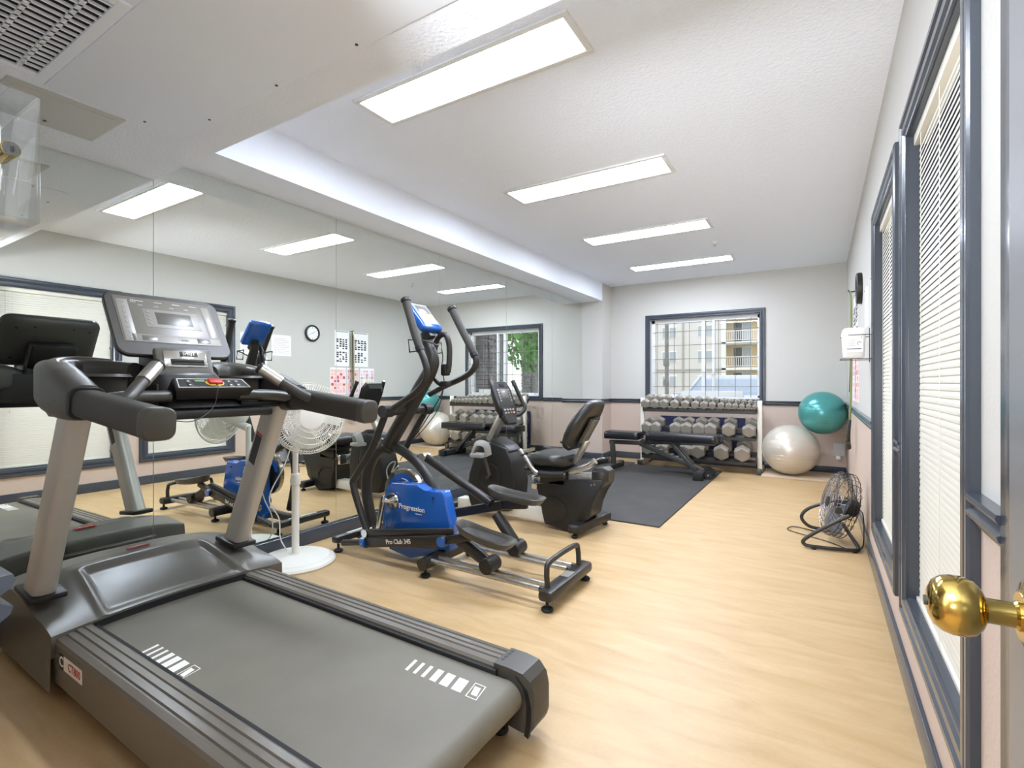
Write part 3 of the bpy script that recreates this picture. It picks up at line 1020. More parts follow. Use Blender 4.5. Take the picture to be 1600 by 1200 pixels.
# control strip with the red stop key
km = frame((-1.935, YC + 0.022, 1.053), (0, 1, 0), Vector((-0.06, 0, 0.042)))
kp = part(B().loft([[km @ Vector(q) for q in ring] for ring in (
    [(-0.125, -0.032, -0.05), (0.125, -0.032, -0.05), (0.125, 0.045, -0.06), (-0.125, 0.045, -0.06)],
    [(-0.138, -0.034, -0.008), (0.138, -0.034, -0.008), (0.128, 0.034, -0.008), (-0.128, 0.034, -0.008)],
    [(-0.134, -0.031, 0.0), (0.134, -0.031, 0.0), (0.124, 0.031, 0.0), (-0.124, 0.031, 0.0)])]), 'control_strip', 'black_plastic', angle=20)
kq = B()
o_, i_ = [(-0.128, -0.027), (0.128, -0.027), (0.118, 0.028), (-0.118, 0.028)], [(-0.1255, -0.0247), (0.1255, -0.0247), (0.1155, 0.0257), (-0.1155, 0.0257)]
for i in range(4):
    j = (i + 1) % 4
    kq.prism([km @ Vector((*o_[i], 0.0003)), km @ Vector((*o_[j], 0.0003)), km @ Vector((*i_[j], 0.0003)), km @ Vector((*i_[i], 0.0003))], km.to_3x3() @ Vector((0, 0, 0.0008)))
part(kq, 'strip_outline', 'print_white', kp, flat=True)
part(B().lathe([(0.032, 0), (0.032, 0.003), (0.027, 0.004)], 28, km @ Matrix.Translation((0.004, 0.0, 0)) @ Matrix.Diagonal((1.05, 0.62, 1, 1))), 'stop_ring', 'yellow', kp)
part(B().box((0.004, 0.001, 0.008), (0.05, 0.028, 0.012), 0.005, km), 'stop_button', 'red', kp)
part(B().box((-0.045, 0.014, 0.001), (0.034, 0.013, 0.0016), 0.002, km), 'start_key', 'green', kp)
for x in (-0.085, 0.06, 0.088):
    for y in (0.012, -0.012):
        part(B().box((x, y, 0.0008), (0.020, 0.016, 0.001), 0.002, km), 'key_pad', 'gun', kp)
        q = km @ Matrix.Translation((x, y, 0.0016))
        part(B().prism([q @ Vector(w) for w in ((-0.004, -0.003 * (1 if y > 0 else -1), 0), (0.004, -0.003 * (1 if y > 0 else -1), 0), (0, 0.004 * (1 if y > 0 else -1), 0))], q.to_3x3() @ Vector((0, 0, 0.0005))), 'key_arrow', 'print_white', kp, flat=True)

# display head
su = Vector((-0.15, 0, 0.236)).normalized()
sm_ = frame((-2.215, YC, 1.283), (0, 1, 0), su)


def rr2(w, h, r, z, n=6):
    return [sm_ @ Vector(p) for p in [(q.x, q.y, z) for q in rrect((0, 0, 0), (1, 0, 0), (0, 1, 0), w, h, r, n)]]


b = B()
b.loft([rr2(0.33, 0.225, 0.04, -0.045), rr2(0.385, 0.272, 0.05, -0.032), rr2(0.407, 0.292, 0.045, -0.02), rr2(0.410, 0.295, 0.042, -0.004), rr2(0.402, 0.287, 0.04, 0.0)])
sh = part(b, 'display_head', 'dark_plastic', angle=35)
part(B().box((0, -0.06, -0.075), (0.20, 0.17, 0.07), 0.02, sm_), 'display_mount', 'black_plastic', sh)
for k in range(22):
    part(B().box((-0.12 + 0.0114 * k, 0.10, -0.0405), (0.004, 0.026, 0.008), 0, sm_), 'vent_slit', 'dark', sh)
for x, y in ((-0.15, 0.09), (0.15, 0.09), (-0.15, -0.085), (0.15, -0.085), (-0.08, 0.10), (0.08, 0.10)):
    part(B().lathe([(0.0055, 0), (0.0055, 0.002)], 10, sm_ @ Matrix.Translation((x, y, -0.047))), 'screw', 'dark', sh)
part(B().box((0, 0.018, 0.0006), (0.352, 0.215, 0.0018), 0.0006, sm_), 'overlay', 'lcd', sh)
part(B().box((-0.150, 0.012, 0.0018), (0.038, 0.195, 0.0012), 0.0004, sm_), 'program_column', 'overlay_light', sh)
part(B().box((0.012, -0.07, 0.0018), (0.316, 0.036, 0.0012), 0.0004, sm_), 'lower_band', 'overlay_light', sh)
part(B().box((0.150, 0.03, 0.0018), (0.03, 0.16, 0.0012), 0.0004, sm_), 'profile_column', 'overlay_light', sh)
for x in (-0.09, 0.105):
    part(B().box((x, -0.07, 0.0026), (0.05, 0.022, 0.0008), 0.0003, sm_), 'key_window', 'lcd_dark', sh)
part(B().box((0.012, 0.028, 0.0018), (0.2, 0.088, 0.0012), 0.0004, sm_), 'screen_surround', 'overlay_light', sh)
part(B().box((0.018, 0.030, 0.0026), (0.13, 0.058, 0.0012), 0.0004, sm_), 'screen', 'lcd_dark', sh)
for k in range(8):
    part(B().lathe([(0.006, 0), (0.006, 0.0006)], 14, sm_ @ Matrix.Translation((-0.150, 0.095 - k * 0.0235, 0.0025))), 'program_key', 'print_grey', sh)
    part(B().lathe([(0.0016, 0), (0.0016, 0.0006)], 8, sm_ @ Matrix.Translation((-0.150, 0.095 - k * 0.0235, 0.003))), 'key_dot', 'print_white', sh)
for k in range(4):
    part(B().box((-0.072, 0.058 - k * 0.018, 0.0026), (0.014, 0.009, 0.0008), 0.0003, sm_), 'side_key', 'print_grey', sh)
    part(B().box((-0.09 + k * 0.065, 0.108, 0.002), (0.028, 0.0022, 0.0006), 0, sm_), 'print_line', 'print_white', sh)
    part(B().box((-0.09 + k * 0.055, 0.088, 0.002), (0.016, 0.0018, 0.0006), 0, sm_), 'print_line', 'print_white', sh)
text('lettering', '(S)', 0.018, sm_ @ Matrix.Translation((-0.112, 0.105, 0.0022)), M['print_white'], sh)
text('lettering', '7 SPIRIT', 0.012, sm_ @ Matrix.Translation((0.03, -0.073, 0.003)), M['print_grey'], sh)
# safety tether
part(B().tube([(-1.965, YC + 0.03, 1.02), (-1.90, YC + 0.02, 1.05), (-1.87, YC - 0.01, 0.97), (-1.83, YC - 0.09, 0.925), (-1.80, YC - 0.17, 0.93), (-1.79, YC - 0.24, 0.955), (-1.84, YC - 0.30, 0.995)], 0.0018, 6, sm=6), 'safety_cord', 'wire_black')
TM.rotation_euler = (0, 0, -0.018)

# ============================================================ ELLIPTICAL (front towards the mirror)
EL = thing('elliptical_trainer', 'black and blue elliptical trainer with chrome crank on the tan floor', 'elliptical', (-1.85, 2.29, 0))


def ep(b, name, m, p=None, **k):
    return b.done(name, M[m] if isinstance(m, str) else m, p if p is not None else EL, **k)


def foot(b, x, y, r=0.028):
    return b.lathe([(r * 0.75, 0), (r, 0.006), (r, 0.014), (r * 0.7, 0.02), (0.008, 0.022), (0.008, 0.05)], 16, Matrix.Translation((x, y, 0)))


# rear stabiliser, mid stabiliser, front stabiliser
rs = ep(B().bb(-1.115, -1.04, 2.04, 2.53, 0.045, 0.10, 0.018), 'rear_stabiliser', 'black_metal')
ep(B().tube([(-1.085, 2.09, 0.09), (-1.09, 2.09, 0.175), (-1.09, 2.13, 0.21), (-1.09, 2.40, 0.21), (-1.09, 2.445, 0.175), (-1.085, 2.445, 0.09)], 0.0135, 12, sm=4), 'lift_handle', 'black_metal', rs)
ep(B().bb(-1.1, -1.055, 2.25, 2.33, 0.0995, 0.1012), 'sticker', 'print_grey', rs)
ms = ep(B().tube([(-1.83, 2.055, 0.075), (-1.83, 2.10, 0.078), (-1.83, 2.48, 0.078), (-1.83, 2.525, 0.075)], [0.034, 0.036, 0.036, 0.034], 16), 'middle_stabiliser', 'black_metal')
fs = ep(B().bb(-2.61, -2.55, 2.09, 2.52, 0.055, 0.10, 0.014), 'front_stabiliser', 'black_metal')
ep(B().bb(-2.585, -2.57, 2.19, 2.42, 0.0995, 0.1015), 'sticker', 'print_white', fs)
for x, y in ((-1.075, 2.065), (-1.075, 2.5), (-1.83, 2.085), (-1.83, 2.495), (-2.57, 2.115), (-2.575, 2.495)):
    ep(foot(B(), x, y), 'levelling_foot', 'rubber')
ep(B().bar((-2.58, 2.29, 0.07), (-1.83, 2.29, 0.075), 0.06, 0.05, 0.008), 'main_beam', M['gun'])
# roller rails
for y in (2.105, 2.165, 2.405, 2.465):
    r_ = ep(B().cyl((-1.80, y, 0.088), (-1.13, y, 0.078), 0.0135, n=14), 'roller_rail', 'brushed')
    ep(B().cyl((-1.135, y, 0.078), (-1.085, y, 0.077), 0.0145, n=14), 'rail_end', 'black_metal', r_)
# arch frame over the flywheel and the mast
YM = 2.29
ep(B().tube([(-2.451,2.29,0.136),(-2.486,2.29,0.243),(-2.51,2.29,0.352),(-2.504,2.29,0.461),(-2.445,2.29,0.581),(-2.331,2.29,0.663)], 0.034, 14, sm=5, sx=0.8), 'front_arch', 'black_metal')
ep(B().tube([(-2.32,2.29,0.663),(-2.2,2.29,0.639),(-2.085,2.29,0.578),(-1.998,2.29,0.497),(-1.939,2.29,0.401),(-1.915,2.29,0.298)], 0.03, 14, sm=5, sx=0.8), 'rear_arch', 'black_metal')
mp_ = [(-2.32,2.29,0.659),(-2.179,2.29,0.845),(-2.059,2.29,1.011),(-1.974,2.29,1.126),(-1.954,2.29,1.201),(-1.993,2.29,1.298),(-2.013,2.29,1.356)]
ma = ep(B().tube(mp_, [0.046, 0.046, 0.045, 0.042, 0.038, 0.032, 0.028], 16, sm=4), 'mast', 'black_metal')
jx = Vector(mp_[0])
md = (Vector(mp_[1]) - jx).normalized()
ep(B().cyl(jx - md * 0.012, jx + md * 0.012, 0.062, n=20), 'joint_flange', 'black_metal', ma)
for k in range(5):
    a = R(72 * k + 20)
    o1 = md.orthogonal().normalized()
    o2 = md.cross(o1)
    q = jx + (o1 * math.cos(a) + o2 * math.sin(a)) * 0.053
    ep(B().cyl(q, q + md * 0.022, 0.008, n=8), 'bolt', 'chrome', ma)
# flywheel
fc = Vector((0, 0.012, 0)) + Vector((-2.189,2.29,0.372))
fwm = Matrix.Translation(fc) @ Matrix.Rotation(R(90), 4, 'X')
fw = ep(B().lathe([(0.118, -0.018), (0.150, -0.018), (0.156, -0.014), (0.156, 0.014), (0.150, 0.018), (0.118, 0.018), (0.112, 0.008), (0.112, -0.008)], 48, fwm), 'flywheel', 'steel_rim', angle=30)
ep(B().lathe([(0.02, -0.012), (0.113, -0.012), (0.113, 0.012), (0.02, 0.012)], 40, fwm), 'flywheel_web', 'black_metal', fw)
b = B()
pts = [(math.cos(R(a)), math.sin(R(a))) for a in range(20, 176, 6)]
b.loft([[fc + Vector((c * q, -0.02, s * q)), fc + Vector((c * q, 0.02, s * q)), fc + Vector((c * q2, 0.02, s * q2)), fc + Vector((c * q2, -0.02, s * q2))] for (c, s), q, q2 in [(p, 0.128, 0.088) for p in pts]])
ep(b, 'flywheel_decal_ring', 'blue', fw)
b = B()
b.loft([[fc + Vector((c * 0.1, -0.0225, s * 0.1)), fc + Vector((c * 0.1, -0.019, s * 0.1)), fc + Vector((c * 0.094, -0.019, s * 0.094)), fc + Vector((c * 0.094, -0.0225, s * 0.094))] for c, s in pts[2:13]])
ep(b, 'decal_stripe', 'print_white', fw)
# blue drive housing
hp = [(-2.245,2.19,0.407),(-2.192,2.19,0.459),(-1.984,2.19,0.47),(-1.935,2.19,0.431),(-1.803,2.19,0.449),(-1.785,2.19,0.423),(-1.744,2.19,0.265),(-1.74,2.19,0.127),(-2.24,2.19,0.079),(-2.256,2.19,0.216)]
hs = ep(B().prism(hp, (0, 0.075, 0), 0.009, 3), 'drive_housing', 'blue', angle=35)
lp_ = [(-2.136,2.186,0.265),(-1.941,2.186,0.277),(-1.922,2.186,0.203),(-2.059,2.186,0.193)]
hx0 = Vector((-2.026,2.188,0.328))
tmx = frame(hx0, Vector((-1.895,2.188,0.323)) - Vector((-2.143,2.188,0.332)), (0, 0, 1))
text('lettering', 'Progression', 0.042, frame(hx0 + Vector((0.0, -0.001, 0)), (1, 0, -0.02), (0, 0, 1)), M['print_white'], hs, bold=0.0006)
ep(B().box((0.055, -0.028, 0), (0.05, 0.004, 0.001), 0, frame(hx0, (1, 0, -0.02), (0, 0, 1))), 'underline', 'print_white', hs)
ep(B().cyl(Vector((-1.864,2.19,0.406)), Vector((-1.861,2.187,0.407)), 0.007, n=10), 'screw', 'dark', hs)
# lower blue skirt bracing
ep(B().prism([(-2.249,2.22,0.093),(-1.828,2.22,0.136),(-1.828,2.22,0.086),(-2.071,2.22,0.02),(-2.238,2.22,0.044)], (0, 0.10, 0), 0.006), 'lower_housing', 'blue', hs)
# chrome sprocket and crank arm (near side), far crank
cc = Vector((-2.171,2.185,0.355))
cm_ = Matrix.Translation(cc) @ Matrix.Rotation(R(90), 4, 'X')
cr = ep(B().lathe([(0.0, 0.03), (0.014, 0.03), (0.016, 0.012), (0.03, 0.01), (0.045, 0.012), (0.048, 0.006), (0.046, 0), (0.0, 0)], 28, cm_), 'crank_hub', 'chrome')
for k in range(5):
    a = R(72 * k)
    q = cc + Vector((math.cos(a) * 0.036, -0.012, math.sin(a) * 0.036))
    ep(B().cyl(q, q + Vector((0, -0.006, 0)), 0.006, n=8), 'hub_bolt', 'black_metal', cr)
ca, cb_ = Vector((-2.2,2.13,0.367)), Vector((-2.242,2.13,0.168))
ep(B().cyl(cc + Vector((0, -0.02, 0)), ca + Vector((0, -0.005, 0)), 0.014, n=14), 'crank_axle', 'chrome', cr)
b = B()
b.loft([rrect(ca + (cb_ - ca) * t, (1, 0, 0), (0, 1, 0), w, 0.018, 0.006) for t, w in ((-0.12, 0.016), (-0.05, 0.034), (0.1, 0.038), (0.5, 0.03), (0.9, 0.034), (1.05, 0.03), (1.1, 0.014))])
ep(b, 'crank_arm', 'chrome', cr)
b = B()
b.bar((cc.x, 2.40, cc.z), (cc.x + 0.04, 2.40, cc.z + 0.155), 0.018, 0.034, 0.006)
ep(b, 'far_crank_arm', 'chrome', cr)

# pedals, pedal arms, links, rollers
def pedal(name, c, length, width, yaw, pitch):
    """tray shaped foot plate, long axis x, raised rim"""
    m = Matrix.Translation(c) @ Matrix.Rotation(yaw, 4, 'Z') @ Matrix.Rotation(pitch, 4, 'Y')

    def outline(f, k=20):
        out = []
        for i in range(k):
            a = 2 * math.pi * i / k
            x, y = math.cos(a), math.sin(a)
            ex = abs(x) ** 0.75 * (1 if x > 0 else -1)
            ey = abs(y) ** 0.6 * (1 if y > 0 else -1)
            wd = width / 2 * (0.92 + 0.12 * ex)
            out.append((ex * length / 2 * f, ey * wd * f))
        return out

    def zrim(x):
        t = x / (length / 2)
        return 0.012 + 0.022 * max(0, -t) ** 2 + 0.006 * max(0, t)
    b = B()
    rings = []
    for f, dz in ((0.55, -0.03), (0.86, -0.022), (1.0, 0.0)):
        rings.append([m @ Vector((x, y, zrim(x) * (1 if f == 1 else 0.3) + dz)) for x, y in outline(f)])
    rings.append([m @ Vector((x, y, zrim(x) + 0.004)) for x, y in outline(0.97)])
    rings.append([m @ Vector((x, y, zrim(x) * 0.9)) for x, y in outline(0.9)])
    rings.append([m @ Vector((x, y, -0.006 + 0.25 * zrim(x))) for x, y in outline(0.8)])
    b.loft(rings)
    p = ep(b, 'pedal', 'dark_plastic', angle=50)
    for k in range(9):
        y = -width * 0.3 + k * width * 0.075
        ep(B().bar(m @ Vector((-length * 0.3, y, -0.004)), m @ Vector((length * 0.33, y, -0.004)), 0.003, 0.006), 'tread_rib', 'black_plastic', p)
    return p


pl = pedal('pedal', Vector((-1.457,2.11,0.274)), 0.37, 0.155, R(-4), R(7))
pr_ = pedal('pedal', Vector((-1.488,2.47,0.404)), 0.37, 0.155, R(0), R(4))
# near side arm with the model name
a0, a1 = Vector((-2.323,2.11,0.103)), Vector((-1.72,2.11,0.209))
pa = ep(B().bar(a0, a1, 0.03, 0.06, 0.008), 'pedal_arm', 'black_metal')
ep(B().cyl(Vector((-2.521,2.11,0.066)), a0, 0.019, n=14), 'arm_stub', 'black_metal', pa)
ep(B().cyl(a0 + Vector((-0.02, 0, 0)), a0 + Vector((0.012, 0, 0)), 0.033, n=18), 'blue_collar', 'blue', pa)
ep(B().cyl(a1 + Vector((0.0, -0.026, 0)), a1 + Vector((0.0, 0.026, 0)), 0.03, n=18), 'arm_joint', 'black_metal', pa)
ep(B().cyl(a1 + Vector((0.0, -0.032, 0)), a1 + Vector((0.0, -0.026, 0)), 0.028, n=18), 'blue_cap', 'blue', pa)
text('lettering', 'Pro Club 345', 0.038, frame((a0 + a1) / 2 + Vector((-0.02, -0.0162, -0.002)), a1 - a0, (0, 0, 1)), M['print_white'], pa, bold=0.0004, spacing=0.95)
ep(B().bar(a1 + Vector((0, 0, 0)), Vector((-1.546,2.11,0.26)), 0.03, 0.045, 0.008), 'pedal_bracket', 'black_metal', pa)
# far side arm
f0, f1 = Vector((-2.034,2.47,0.223)), Vector((-1.575,2.47,0.345))
pf = ep(B().bar(f0, f1, 0.03, 0.055, 0.008), 'pedal_arm', 'black_metal')
ep(B().bar(f1, Vector((-1.412,2.47,0.369)), 0.03, 0.05, 0.008), 'pedal_bracket', 'black_metal', pf)
# links to the rollers
for y, p0, p1, q in ((2.135, Vector((-1.662,2.135,0.235)), Vector((-1.439,2.135,0.127)), 0), (2.435, Vector((-1.601,2.435,0.297)), Vector((-1.458,2.435,0.139)), 1)):
    l = ep(B().tube([p0, p0 + (p1 - p0) * 0.4, p1], [0.03, 0.034, 0.03], 14), 'roller_link', 'black_metal')
    rl = ep(B().lathe([(0.0, -0.052), (0.034, -0.052), (0.040, -0.046), (0.040, 0.046), (0.034, 0.052), (0, 0.052)], 24, Matrix.Translation((p1.x, y, 0.128)) @ Matrix.Rotation(R(90), 4, 'X')), 'rail_roller', 'black_plastic')
# moving handles
near = [(-2.002,2.115,1.525),(-1.973,2.115,1.44),(-1.935,2.115,1.337),(-1.897,2.115,1.246),(-1.864,2.115,1.181),(-1.846,2.115,1.12),(-1.864,2.115,1.061),(-1.925,2.115,1.004),(-2.012,2.115,0.956),(-2.097,2.115,0.91)]
far_ = [(-1.948,2.465,1.515),(-1.884,2.465,1.404),(-1.811,2.465,1.287),(-1.778,2.465,1.227),(-1.763,2.465,1.181),(-1.792,2.465,1.131),(-1.864,2.465,1.089),(-2.004,2.465,1.038),(-2.13,2.465,0.985)]
for pts, name in ((near, 'n'), (far_, 'f')):
    h = ep(B().tube(pts[3:], 0.019, 14, sm=5), 'moving_handle', 'black_metal')
    gr = ep(B().tube(pts[:4], [0.0245, 0.0225, 0.0235, 0.0215], 14, sm=6), 'foam_grip', 'foam', h)
    tip, nx = Vector(pts[0]), Vector(pts[1])
    e = (tip - nx).normalized()
    ep(B().lathe([(0.024, -0.012), (0.029, -0.006), (0.029, 0.008), (0.022, 0.014), (0, 0.016)], 16, Matrix.Translation(tip) @ e.to_track_quat('Z', 'Y').to_matrix().to_4x4()), 'grip_cap', 'black_plastic', h)
    c3 = Vector(pts[3])
    e3 = (Vector(pts[4]) - Vector(pts[2])).normalized()
    ep(B().cyl(c3 - e3 * 0.012, c3 + e3 * 0.012, 0.0245, n=16), 'grip_collar', 'black_plastic', h)
pv0, pv1 = Vector((-2.122,2.1,0.888)), Vector((-2.187,2.475,0.893))
pz = (pv0.z + pv1.z) / 2
px_ = (pv0.x + pv1.x) / 2
pvt = ep(B().cyl((px_, 2.09, pz), (px_, 2.49, pz), 0.028, n=18), 'pivot_shaft', 'black_metal')
ep(B().cyl((px_, 2.082, pz), (px_, 2.092, pz), 0.025, n=18), 'blue_cap', 'blue', pvt)
ep(B().cyl((px_, 2.08, pz), (px_, 2.150, pz), 0.036, n=18), 'pivot_sleeve', 'black_plastic', pvt)
ep(B().cyl((px_, 2.43, pz), (px_, 2.50, pz), 0.036, n=18), 'pivot_sleeve', 'black_plastic', pvt)
# lower arms and drive rods
low = [(px_, 2.115, pz), (-2.269,2.115,0.669),(-2.441,2.115,0.454),(-2.412,2.115,0.367),(-2.312,2.115,0.161)]
la = ep(B().tube(low[:1] + [low[1], low[2]], 0.021, 12), 'lower_arm', 'black_metal')
ep(B().tube([low[2], low[3], low[4]], 0.021, 12, sm=4), 'lower_arm_bend', 'black_metal', la)
e = Vector(low[4])
ep(B().cyl(e + Vector((0, -0.028, 0)), e + Vector((0, 0.028, 0)), 0.024, n=16), 'arm_joint', 'chrome', la)
ep(B().bar(e, Vector((-1.679,2.135,0.257)), 0.028, 0.04, 0.008), 'drive_rod', 'black_metal')
fl = [(px_, 2.465, pz), (-2.334,2.465,0.631),(-2.3,2.465,0.579),(-2.167,2.465,0.581)]
lb = ep(B().tube(fl, [0.021, 0.021, 0.018, 0.018], 12), 'lower_arm', 'black_metal')
e = Vector(fl[-1])
ep(B().cyl(e + Vector((0, -0.034, 0)), e + Vector((0, 0.03, 0)), 0.027, n=18), 'arm_joint', 'brushed', lb)
ep(B().tube([e, Vector((-1.642,2.45,0.352))], 0.026, 14), 'drive_rod', 'black_metal')
# blue console on the mast
k0, k1 = Vector((-1.974,2.29,1.384)), Vector((-2.095,2.29,1.523))
ku = (k1 - k0).normalized()
kmx = frame((k0 + k1) / 2 + Vector((0.02, 0, 0)), (0, 1, 0), ku)
cs_ = ep(B().box((0, 0, -0.015), (0.17, 0.215, 0.05), 0.016, kmx, 3), 'console', 'blue')
ep(B().box((0, 0.01, 0.0105), (0.135, 0.165, 0.003), 0.001, kmx), 'console_face', M['overlay_light'], cs_)
ep(B().box((0, 0.045, 0.0125), (0.10, 0.06, 0.002), 0.001, kmx), 'console_screen', 'lcd_dark', cs_)
for i in range(3):
    for j in range(2):
        ep(B().box((-0.035 + 0.035 * i, -0.01 - 0.03 * j, 0.0125), (0.02, 0.014, 0.002), 0.0008, kmx), 'console_key', 'print_white' if j else 'yellow', cs_)
ep(B().box((0, -0.09, -0.045), (0.06, 0.09, 0.04), 0.01, kmx), 'console_bracket', 'black_metal', cs_)
# fixed loop handle and bottle cage
ep(B().tube([(-2.014,2.36,1.089),(-2.003,2.36,1.206),(-1.988,2.36,1.299),(-1.953,2.36,1.343),(-1.909,2.36,1.341),(-1.885,2.36,1.279),(-1.885,2.36,1.18),(-1.894,2.36,1.119)], 0.017, 14, sm=5), 'loop_handle', 'black_metal')
ep(B().tube([(-2.014,2.36,1.097),(-1.973,2.36,1.058),(-1.924,2.36,1.035)], 0.013, 10, sm=3), 'handle_bracket', 'black_metal')
ep(B().box(Vector((-1.914,2.36,1.134)), (0.04, 0.05, 0.07), 0.01), 'tension_clamp', 'black_plastic')
ep(B().box(Vector((-1.914,2.36,1.05)), (0.05, 0.05, 0.035), 0.008), 'clamp_foot', 'black_plastic')
for yq, xs in ((2.18, (637, 655)), (2.42, None)):
    q = [(-2.044,2.18,1.307),(-1.96,2.18,1.303),(-1.95,2.18,1.241),(-2.034,2.18,1.236)]
    if xs is None:
        q = [(a - 0.02, 2.40, c) for a, _, c in q]
    ep(B().tube(q, 0.005, 8, closed=True), 'bottle_cage', 'black_metal')
    ep(B().tube([q[1], (q[1][0] + 0.03, (q[1][1] + 2.29) / 2, q[1][2] - 0.01), (q[1][0] + 0.05, 2.29, q[1][2] - 0.03)], 0.005, 8, sm=3), 'cage_stay', 'black_metal')
# pulse cables
ep(B().tube([(-1.943,2.36,1.262),(-1.934,2.36,1.204),(-1.943,2.36,1.146),(-1.924,2.36,1.065),(-1.943,2.36,0.992),(-2.014,2.36,0.894),(-2.122,2.36,0.764),(-2.202,2.36,0.688)], 0.003, 6, sm=5), 'pulse_cable', 'wire_black')
ep(B().tube([(-1.899,2.33,1.065),(-1.909,2.33,1.004),(-1.948,2.33,0.897),(-2.049,2.33,0.785),(-2.174,2.33,0.672),(-2.255,2.33,0.567)], 0.0025, 6, sm=5), 'pulse_cable', 'wire_black')
ep(B().tube([(-2.279,2.25,0.464),(-2.29,2.25,0.515),(-2.258,2.25,0.561),(-2.215,2.25,0.572),(-2.247,2.25,0.507),(-2.193,2.25,0.551)], 0.0045, 8, sm=4), 'brake_spring', 'brushed')

# ============================================================ RECUMBENT BIKE
RB = thing('recumbent_bike', 'black recumbent exercise bike with a white alloy rail and tall backrest', 'exercise bike', (-1.9, 3.35, 0))


def rp(b, name, m, p=None, **k):
    return b.done(name, M[m] if isinstance(m, str) else m, p if p is not None else RB, **k)


YB = 3.35
# rear stabiliser
r0, r1 = Vector((-1.43, 3.115, 0.062)), Vector((-1.37, 3.60, 0.062))
st = rp(B().loft([rrect(r0 + (r1 - r0) * t, (1, 0, 0), (0, 0, 1), w, h, 0.012) for t, w, h in ((0, 0.05, 0.03), (0.03, 0.082, 0.06), (0.97, 0.082, 0.06), (1, 0.05, 0.03))]), 'rear_stabiliser', 'black_plastic')
text('lettering', 'SPIRIT', 0.055, frame(Vector((-1.362, 3.42, 0.068)) + Vector((0.005, 0, 0)), r1 - r0, (0, 0, 1)), M['print_white'], st, bold=0.001)
for t in (0.06, 0.94):
    q = r0 + (r1 - r0) * t
    rp(foot(B(), q.x, q.y, 0.022), 'levelling_foot', 'rubber')
# front stabiliser
rp(B().bb(-2.62, -2.55, 3.12, 3.58, 0.03, 0.075, 0.014), 'front_stabiliser', 'black_plastic')
for y in (3.15, 3.55):
    rp(foot(B(), -2.585, y, 0.022), 'levelling_foot', 'rubber')
# white alloy base beam
rp(B().bb(-2.55, -1.70, YB - 0.05, YB + 0.05, 0.03, 0.115, 0.008), 'base_beam', M['steel_white'])
# crank housing
y0, dy = 3.245, 0.21
hp = [(-2.309,3.245,0.544),(-2.272,3.245,0.587),(-2.187,3.245,0.602),(-2.046,3.245,0.562),(-1.989,3.245,0.459),(-1.96,3.245,0.297),(-1.972,3.245,0.156),(-2.017,3.245,0.077),(-2.223,3.245,0.05),(-2.371,3.245,0.061),(-2.416,3.245,0.178),(-2.397,3.245,0.334),(-2.346,3.245,0.481)]
ch = rp(B().prism(hp, (0, dy, 0), 0.018, 3), 'crank_housing', 'black_plastic', angle=35)
rp(B().prism([(-2.209,3.26,0.599),(-2.179,3.26,0.631),(-2.055,3.26,0.574),(-2.015,3.26,0.533),(-2.044,3.26,0.501),(-2.185,3.26,0.551)], (0, 0.18, 0), 0.012, 3), 'housing_cap', M['seat_vinyl'], ch)
cxy = Vector((-2.196,3.24,0.328))
rp(B().lathe([(0.105, 0), (0.105, 0.006), (0.098, 0.009), (0.09, 0.006), (0, 0.006)], 36, Matrix.Translation(cxy + Vector((0, 0.002, 0))) @ Matrix.Rotation(R(90), 4, 'X')), 'side_disc', 'black_plastic', ch)
cr = rp(B().tube([cxy + Vector((0, 0.02, 0)), cxy + Vector((0, -0.03, 0)), cxy + Vector((0.03, -0.035, 0.02)), cxy + Vector((-0.02, -0.04, 0.17))], 0.014, 10), 'crank_arm', 'gun')
rp(B().box(cxy + Vector((-0.02, -0.105, 0.18)), (0.11, 0.10, 0.03), 0.008), 'pedal', M['print_grey'], cr)
rp(B().tube([cxy + Vector((-0.07, -0.12, 0.19)), cxy + Vector((-0.03, -0.12, 0.27)), cxy + Vector((0.04, -0.10, 0.26)), cxy + Vector((0.05, -0.08, 0.18))], 0.012, 8, sm=4, sx=2.6), 'pedal_strap', M['print_grey'], cr)
c2 = cxy + Vector((0, 0.25, 0))
cr2 = rp(B().tube([c2 - Vector((0, 0.03, 0)), c2 + Vector((0, 0.01, 0)), c2 + Vector((0.05, 0.02, -0.16))], 0.014, 10), 'crank_arm', 'gun')
rp(B().box(c2 + Vector((0.05, 0.075, -0.165)), (0.11, 0.10, 0.03), 0.008), 'pedal', 'black_plastic', cr2)
# mast and console
m0, m1 = Vector((-2.258,3.35,0.598)), Vector((-2.142,3.35,0.797))
rp(B().bar(m0, m1 + (m1 - m0) * 0.15, 0.07, 0.055, 0.01), 'console_mast', M['brushed'])
k0, k1 = Vector((-2.053,3.35,0.74)), Vector((-2.172,3.35,1.06))
ku = (k1 - k0).normalized()
km2 = frame((k0 + k1) / 2, (0, 1, 0), ku)
L = (k1 - k0).length
w0, w1 = 0.09, 0.125
b = B()
for_z = ((-0.05, 0.75), (-0.02, 0.97), (0.0, 1.0), (0.012, 0.94))
b.loft([[km2 @ Vector((x * f, y * f, z)) for x, y in ((-0.06, -L * 0.52), (0.06, -L * 0.52), (w1, -L * 0.16), (w1, L * 0.36), (0.09, L * 0.52), (-0.09, L * 0.52), (-w1, L * 0.36), (-w1, -L * 0.16))] for z, f in for_z])
kc = rp(b, 'console', 'black_plastic', angle=30)
rp(B().box((0, L * 0.12, 0.0135), (0.185, L * 0.42, 0.003), 0.001, km2), 'console_face', 'gun', kc)
rp(B().box((0.0, L * 0.20, 0.016), (0.10, L * 0.17, 0.002), 0.001, km2), 'console_screen', 'lcd_dark', kc)
rp(B().box((0, L * 0.42, 0.0135), (0.07, 0.03, 0.003), 0.006, km2), 'fan_outlet', 'dark', kc)
